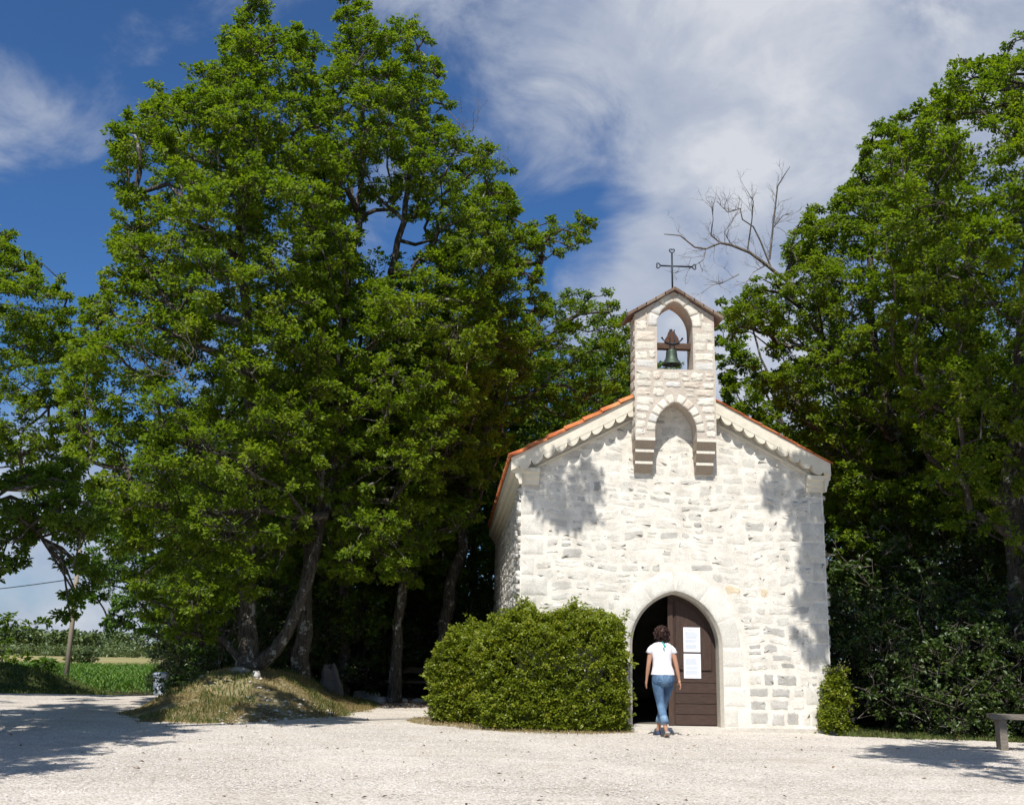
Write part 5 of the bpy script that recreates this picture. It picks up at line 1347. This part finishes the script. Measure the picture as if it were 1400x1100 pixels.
# dead leaves
def flat_leaves(P_, L):
    n = len(P_); a = rng.uniform(0, 6.283, n); ax = unit(np.stack([np.cos(a), np.sin(a), rng.normal(size=n)*.25], 1)); nr = unit(rng.normal(size=(n, 3))*.35+np.array([0, 0, 1.]))
    return leaves(P_, ax, nr, np.full(n, L)*rng.uniform(.6, 1.3, n), np.full(n, L*.5))
q1 = scatter(240, -12, 8, -11, 2, lambda x, y: vnoise(x, y, 2.5, 1)*vnoise(x, y, .8, 2) > rng.random(len(x))*.8)
q2 = scatter(9000, 2.7, 13, -4, 8, lambda x, y: redge(x, y) > -.1); q3 = scatter(7000, -8, -3, 5, 16, lambda x, y: x < -2.7)
q = np.concatenate([q1, q2, q3]); z = ground_z(q[:, 0], q[:, 1])+.03
o = link('leaf_litter', fast_mesh('leaf_litter', *flat_leaves(np.column_stack([q, z]), .055)), MAT['litter']); tag(o, 'dead leaves scattered on the gravel and under the trees', 'leaf litter', kind='stuff')
# pebbles: real little stones over the near gravel
OCT = np.array([[1, 0, 0], [0, 1, 0], [-1, 0, 0], [0, -1, 0], [0, 0, 1.], [.7, .7, .45], [-.7, .6, .5], [-.6, -.7, .5], [.7, -.6, .45]])
OF = np.array([[0, 5, 4], [5, 1, 4], [1, 6, 4], [6, 2, 4], [2, 7, 4], [7, 3, 4], [3, 8, 4], [8, 0, 4]])
def pebbles(P_, s, flat=.55):
    n = len(P_); a = rng.uniform(0, 6.283, n); c_, s_ = np.cos(a), np.sin(a); B = OCT[None]*rng.uniform(.6, 1.25, (n, 9, 1)); B = B*np.stack([s, s*rng.uniform(.6, 1, n), s*flat], 1)[:, None, :]
    V = np.stack([B[..., 0]*c_[:, None]-B[..., 1]*s_[:, None], B[..., 0]*s_[:, None]+B[..., 1]*c_[:, None], B[..., 2]], -1)+P_[:, None, :]
    F = (np.arange(n)[:, None, None]*9+OF[None]).reshape(-1, 3); return V.reshape(-1, 3), F, np.repeat(rng.random(n), 9)
m, nt, out = mat('pebble'); c = ramp(nt, attr(nt, 'rnd', 2), [(0, (.30, .27, .24)), (.2, (.48, .44, .40)), (.6, (.57, .53, .485)), (1, (.66, .62, .58))]); pbr(nt, out, c, .9, spec=.2); MAT['pebble'] = m
yk = lambda x, y: yard_edge(x, y) > .02
r1_ = rng.random(90000)**.75
ang = rng.uniform(-.52, .52, 90000)+YAW; dd = 8.2+r1_*10.5; qx = CAM[0]+np.sin(ang)*dd; qy = CAM[1]+np.cos(ang)*dd; k = yk(qx, qy) & (mound_h(qx, qy) < .03) & ~((fringe(qx, qy) < .95)) & ~((np.abs(qx) < 2.8) & (qy > -.1)); qx, qy = qx[k], qy[k]
s = .007+.011*rng.random(len(qx))**2.5
o = link('gravel_stones', fast_mesh('gravel_stones', *pebbles(np.column_stack([qx, qy, np.full(len(qx), .012)]), s)), MAT['pebble']); tag(o, 'loose pale limestone chips on the yard', 'gravel', kind='stuff')
q = scatter(380, -7.9, -5.0, -.8, 2.6, lambda x, y: (mound_h(x, y) > .015) & (np.hypot((x+6.2)/1.5, (y-.9)/2.0)+.5*(vnoise(x, y, .4, 3)-.5) < 1*rng.random(len(x))**.5) & (mound_h(x, y) < .75)); z = ground_z(q[:, 0], q[:, 1])-.03+mound_h(q[:, 0], q[:, 1])
o = link('rubble_stones', fast_mesh('rubble_stones', *pebbles(np.column_stack([q, z]), .012+.055*rng.random(len(q))**3.5, .7)), MAT['pebble']); tag(o, 'pale broken stones washed out of the front of the mound', 'stones', kind='stuff')
def rock(name, P_, sx, sy, sz, label, seed, tilt=0, shade_=.5):
    rr = np.random.default_rng(seed); mb = MB(); nu, nv = 14, 9; rs = []
    for j in range(nv+1):
        ph = math.pi*j/nv; row = []
        for i in range(nu):
            th_ = 2*math.pi*i/nu; q = np.array([math.sin(ph)*math.cos(th_), math.sin(ph)*math.sin(th_), math.cos(ph)]); q = np.sign(q)*np.abs(q)**.75
            q = q*(1+.14*math.sin(3*th_+seed)+.1*math.sin(5*ph+seed*2)+rr.uniform(-.06, .06)); q = q*[sx, sy, sz]; q[0] += q[2]*tilt
            row.append(tuple(np.array(P_)+q))
        rs.append(row)
    mb.rings(rs, (shade_, shade_*.97, shade_*.92), smooth=False); o = mb.build(name, MAT['rock']); tag(o, label, 'rock'); return o
x, y = at(455, 930, 5.2)[:2]; rock('standing_stone', (x, y, .30), .22, .18, .50, 'grey weathered slab of rock standing right of the oaks on the mound', 3, -.15, .10)
for (px, py, sx, sy, sz, lb, sd) in ((509, 954, .22, .18, .12, 'flat pale rock at the far end of the path, left of the dark bench', 5), (520, 957, .16, .14, .08, 'small pale rock lying right beside the flat one at the path end', 6), (492, 951, .20, .16, .12, 'dim grey rock at the path end nearest the mound', 8), (550, 957, .13, .1, .06, 'low stone edging the path end below the dark bench', 9), (572, 957, .14, .1, .06, 'low stone edging the path end next to the hedge', 10), (468, 948, .22, .2, .16, 'dark rock at the right foot of the mound', 11)):
    p = gnd(px, py+3); rock('rock', (p[0], p[1], sz*.5), sx, sy, sz, lb, sd, 0, .45)
p = at(349, 939, 2.6); rock('rock', (p[0], p[1], gz(p[0], p[1])+.06), .07, .06, .07, 'small white stone on the mound at the foot of the leaning trunk', 12, 0, .55)
p = at(325, 940, 2.9); rock('rock', (p[0], p[1], gz(p[0], p[1])+.02), .18, .12, .06, 'flat buff stone set in the mound in front of the upright trunk', 13, 0, .42)
p = at(285, 945, 3.2); rock('rock', (p[0], p[1], gz(p[0], p[1])+.01), .2, .14, .05, 'flat buff stone in the grass on the left slope of the mound', 14, 0, .55)

# ================================================================== benches, bins, pole, wires
def bench(name, c0, L, rz, label, h=.45, mt='oldwood', back=False, colr=(1, 1, 1)):
    ro = empty(name, c0, label, 'bench'); Rm = Matrix.Rotation(rz, 3, 'Z')
    a = MB()
    for k in range(2): a.box((c0[0]-L/2, c0[1]-.19+k*.20, c0[2]+h-.06), (c0[0]+L/2, c0[1]-.01+k*.20, c0[2]+h), colr, Rm, c0)
    a.build('seat', MAT[mt], ro)
    for s in (-1, 1):
        b = MB(); b.box((c0[0]+s*(L/2-.14)-.05, c0[1]-.14, c0[2]-.1), (c0[0]+s*(L/2-.14)+.05, c0[1]+.14, c0[2]+h-.062), colr, Rm, c0); b.build('leg', MAT[mt], ro)
    if back:
        b = MB(); b.box((c0[0]-L/2, c0[1]+.24, c0[2]+.62), (c0[0]+L/2, c0[1]+.28, c0[2]+.76), colr, Rm, c0); b.build('backrest', MAT[mt], ro)
        for s in (-1, 1):
            b = MB(); b.box((c0[0]+s*(L/2-.14)-.04, c0[1]+.195, c0[2]-.1), (c0[0]+s*(L/2-.14)+.04, c0[1]+.238, c0[2]+.78), colr, Rm, c0); b.build('post', MAT[mt], ro)
p = gnd(1389, 1030); bench('bench', (p[0]+.72, p[1]+.25, 0), 1.7, -.25, 'weathered plank bench cut by the right border at the edge of the gravel', .50)
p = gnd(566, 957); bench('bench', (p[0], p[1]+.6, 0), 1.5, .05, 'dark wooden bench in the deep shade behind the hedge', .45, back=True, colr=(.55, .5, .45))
def bin_(px, py, Y, label, mt, s=1.):
    p = at(px, py, Y); z0 = gz(p[0], Y)+.05; c0 = np.array([p[0], Y, z0]); ro = empty('wheelie_bin', c0, label, 'bin')
    def sec(z, wx, wy): return [tuple(c0+np.array((sx*wx, sy*wy, z))) for sx, sy in ((-1, -1), (1, -1), (1, 1), (-1, 1))]
    a = MB(); a.rings([sec(.06*s, .22*s, .24*s), sec(.80*s, .27*s, .31*s), sec(.88*s, .28*s, .32*s), sec(.92*s, .30*s, .35*s)], smooth=False)
    a.box(tuple(c0+np.array((-.14*s, -.305*s, .45*s))), tuple(c0+np.array((.14*s, -.27*s, .66*s))), (.8, .8, .8))
    a.build('bin_body', MAT[mt], ro)
    a = MB(); a.rings([sec(.925*s, .31*s, .37*s), sec(.96*s, .31*s, .37*s), sec(1.02*s, .24*s, .30*s)], smooth=False); a.build('lid', MAT[mt], ro)
    for k in (-1, 1):
        a = MB(); a.tube([c0+np.array((k*.24*s, .25*s, .1*s)), c0+np.array((k*.29*s, .25*s, .1*s))], .1*s, 14); a.build('wheel', MAT['bind'], ro)
    a = MB(); a.tube([c0+np.array((-.25*s, .40*s, .95*s)), c0+np.array((.25*s, .40*s, .95*s))], .02*s, 8)
    for k in (-1, 1): a.tube([c0+np.array((k*.2*s, .34*s, .94*s)), c0+np.array((k*.2*s, .40*s, .95*s))], .018*s, 6)
    a.build('handle', MAT[mt], ro)
bin_(219, 940, 13., 'pale grey wheelie bin at the roadside beyond the mound', 'bin', .62); bin_(234, 938, 13.8, 'darker wheelie bin half hidden right behind the pale one', 'bind', .6)
# pole
p = at(93, 900, 33.); z0 = gz(p[0], 33)-.3; po_ = empty('utility_pole', (p[0], 33, z0), 'weathered wooden utility pole rising beside the maize field', 'pole'); topz = 7.0
a = MB(); a.tube([(p[0], 33, z0), (p[0]+.02, 33, z0+4), (p[0]-.05, 33, topz)], [.12, .11, .09], 12); a.build('pole_shaft', MAT['polewood'], po_)
a = MB(); a.box((p[0]-.05-.5, 32.9, topz-.55), (p[0]-.05+.5, 33.0-.14, topz-.45)); a.build('crossarm', MAT['oldwood'], po_)
for k in (-.4, 0, .4):
    a = MB(); a.lathe([(0, 0), (.035, 0), (.045, .04), (.02, .06), (.035, .1), (0, .12)], (p[0]-.05+k, 32.87, topz-.45), 10); a.build('insulator', MAT['bin'], po_)
wpt = MB(); A = np.array((p[0]+.2, 32.87, 4.05)); B = at(-260, 815, 50.)
pts = [A*(1-t)+B*t-np.array((0, 0, .9*4*t*(1-t)*.4)) for t in np.linspace(0, 1, 16)]; wpt.tube(pts, .022, 5); tag(wpt.build('overhead_cable', MAT['iron']), 'thin overhead cable running left from the utility pole', 'cable')
# ================================================================== saplings, maize, far country
def sapling(px, Y, h, n, leaf, label, L=.16):
    x = at(px, 900, Y)[0]; z = gz(x, Y)+float(bank_h(x, Y)); b = np.array([x, Y, z]); cs = b+rng.normal(size=(n, 3))*[.42, .35, .28*h]+[0, 0, h*.68]; cs[:, 2] = np.maximum(cs[:, 2], z+.4)
    make_tree('sapling', label, 'tree', b, [([b, b+[.03, 0, h*.5], b+[.0, .02, h*.95]], .04, .012)], cs, rng.uniform(.22, .38, n), leaf, None, L, 46, 9, rtip=.008, srad=.16)
sapling(44, 19.5, 1.1, 9, 'hazel', 'small pale-leaved sapling on the crest of the grass bank'); 
sapling(3, 17.0, 1.9, 6, 'oak_shaded', 'thin dark sapling at the left border on the grass bank')
sapling(112, 62., 1.8, 14, 'far', 'bushy little tree at the edge of the maize, right of the utility pole', .22)
# maize
rows = []
yy = 32.
while yy < 60: rows.append(yy); yy += .8
P_ = []
for y_ in rows:
    x0 = at(-60, 900, y_)[0]; x1 = at(232, 900, y_)[0]; x = np.arange(x0, x1, .24); P_.append(np.stack([x+rng.normal(size=len(x))*.04, np.full(len(x), y_)+rng.normal(size=len(x))*.06, np.zeros(len(x))], 1))
P_ = np.concatenate(P_); P_[:, 2] = ground_z(P_[:, 0], P_[:, 1])-.03; n = len(P_); H_ = rng.uniform(.62, .85, n)
parts = []
for k in range(8):
    f = .12+.11*k; a = rng.uniform(0, 6.283, n); b = P_+np.stack([np.zeros(n), np.zeros(n), H_*f], 1); ax = unit(np.stack([np.cos(a)*.75, np.sin(a)*.75, np.full(n, .75)], 1)); nr = unit(np.stack([-np.cos(a)*.6, -np.sin(a)*.6, np.full(n, .8)], 1)); Lf = rng.uniform(.26, .38, n)
    parts.append(leaves(b, ax, nr, Lf, np.full(n, .085), .1)); b2 = b+ax*Lf[:, None]*.9; ax2 = unit(ax*[1, 1, 0]+np.array([0, 0, -.55])); parts.append(leaves(b2, ax2, nr, Lf*.85, np.full(n, .06), .1))
st_ = tubes_mesh((P_, P_+np.stack([np.zeros(n), np.zeros(n), H_], 1), np.full(n, .016), np.full(n, .01)), 3)
V, F, Rn = join(parts); o = link('maize_field', fast_mesh('maize_field', V, F, Rn), MAT['corn']); tag(o, 'strip of green maize behind the road', 'crop field', kind='stuff')
# far scrub and woods
def scrub(name, n, x0, x1, y0, y1, hh, L, label, leaf='far'):
    q = rng.uniform([x0, y0], [x1, y1], (n, 2)); lo = ground_z(q[:, 0], q[:, 1]); h = hh*(.55+.9*vnoise(q[:, 0], q[:, 1], hh*3, 7)); c = np.column_stack([q, lo+h*rng.random(n)**.7])
    lf = spray_leaves(c, unit(rng.normal(size=(n, 3))+[0, 0, .8]), 12, L*2.2, L); o = link(name, fast_mesh(name, *lf), MAT[leaf]); tag(o, label, 'woodland', kind='stuff')
scrub('far_scrub', 1000, -125, -58, 190, 235, 1.8, .6, 'band of scrub beyond the pale field')
scrub('far_woodland', 5000, -330, -150, 430, 520, 8.5, 2.0, 'low line of distant woods on the horizon')
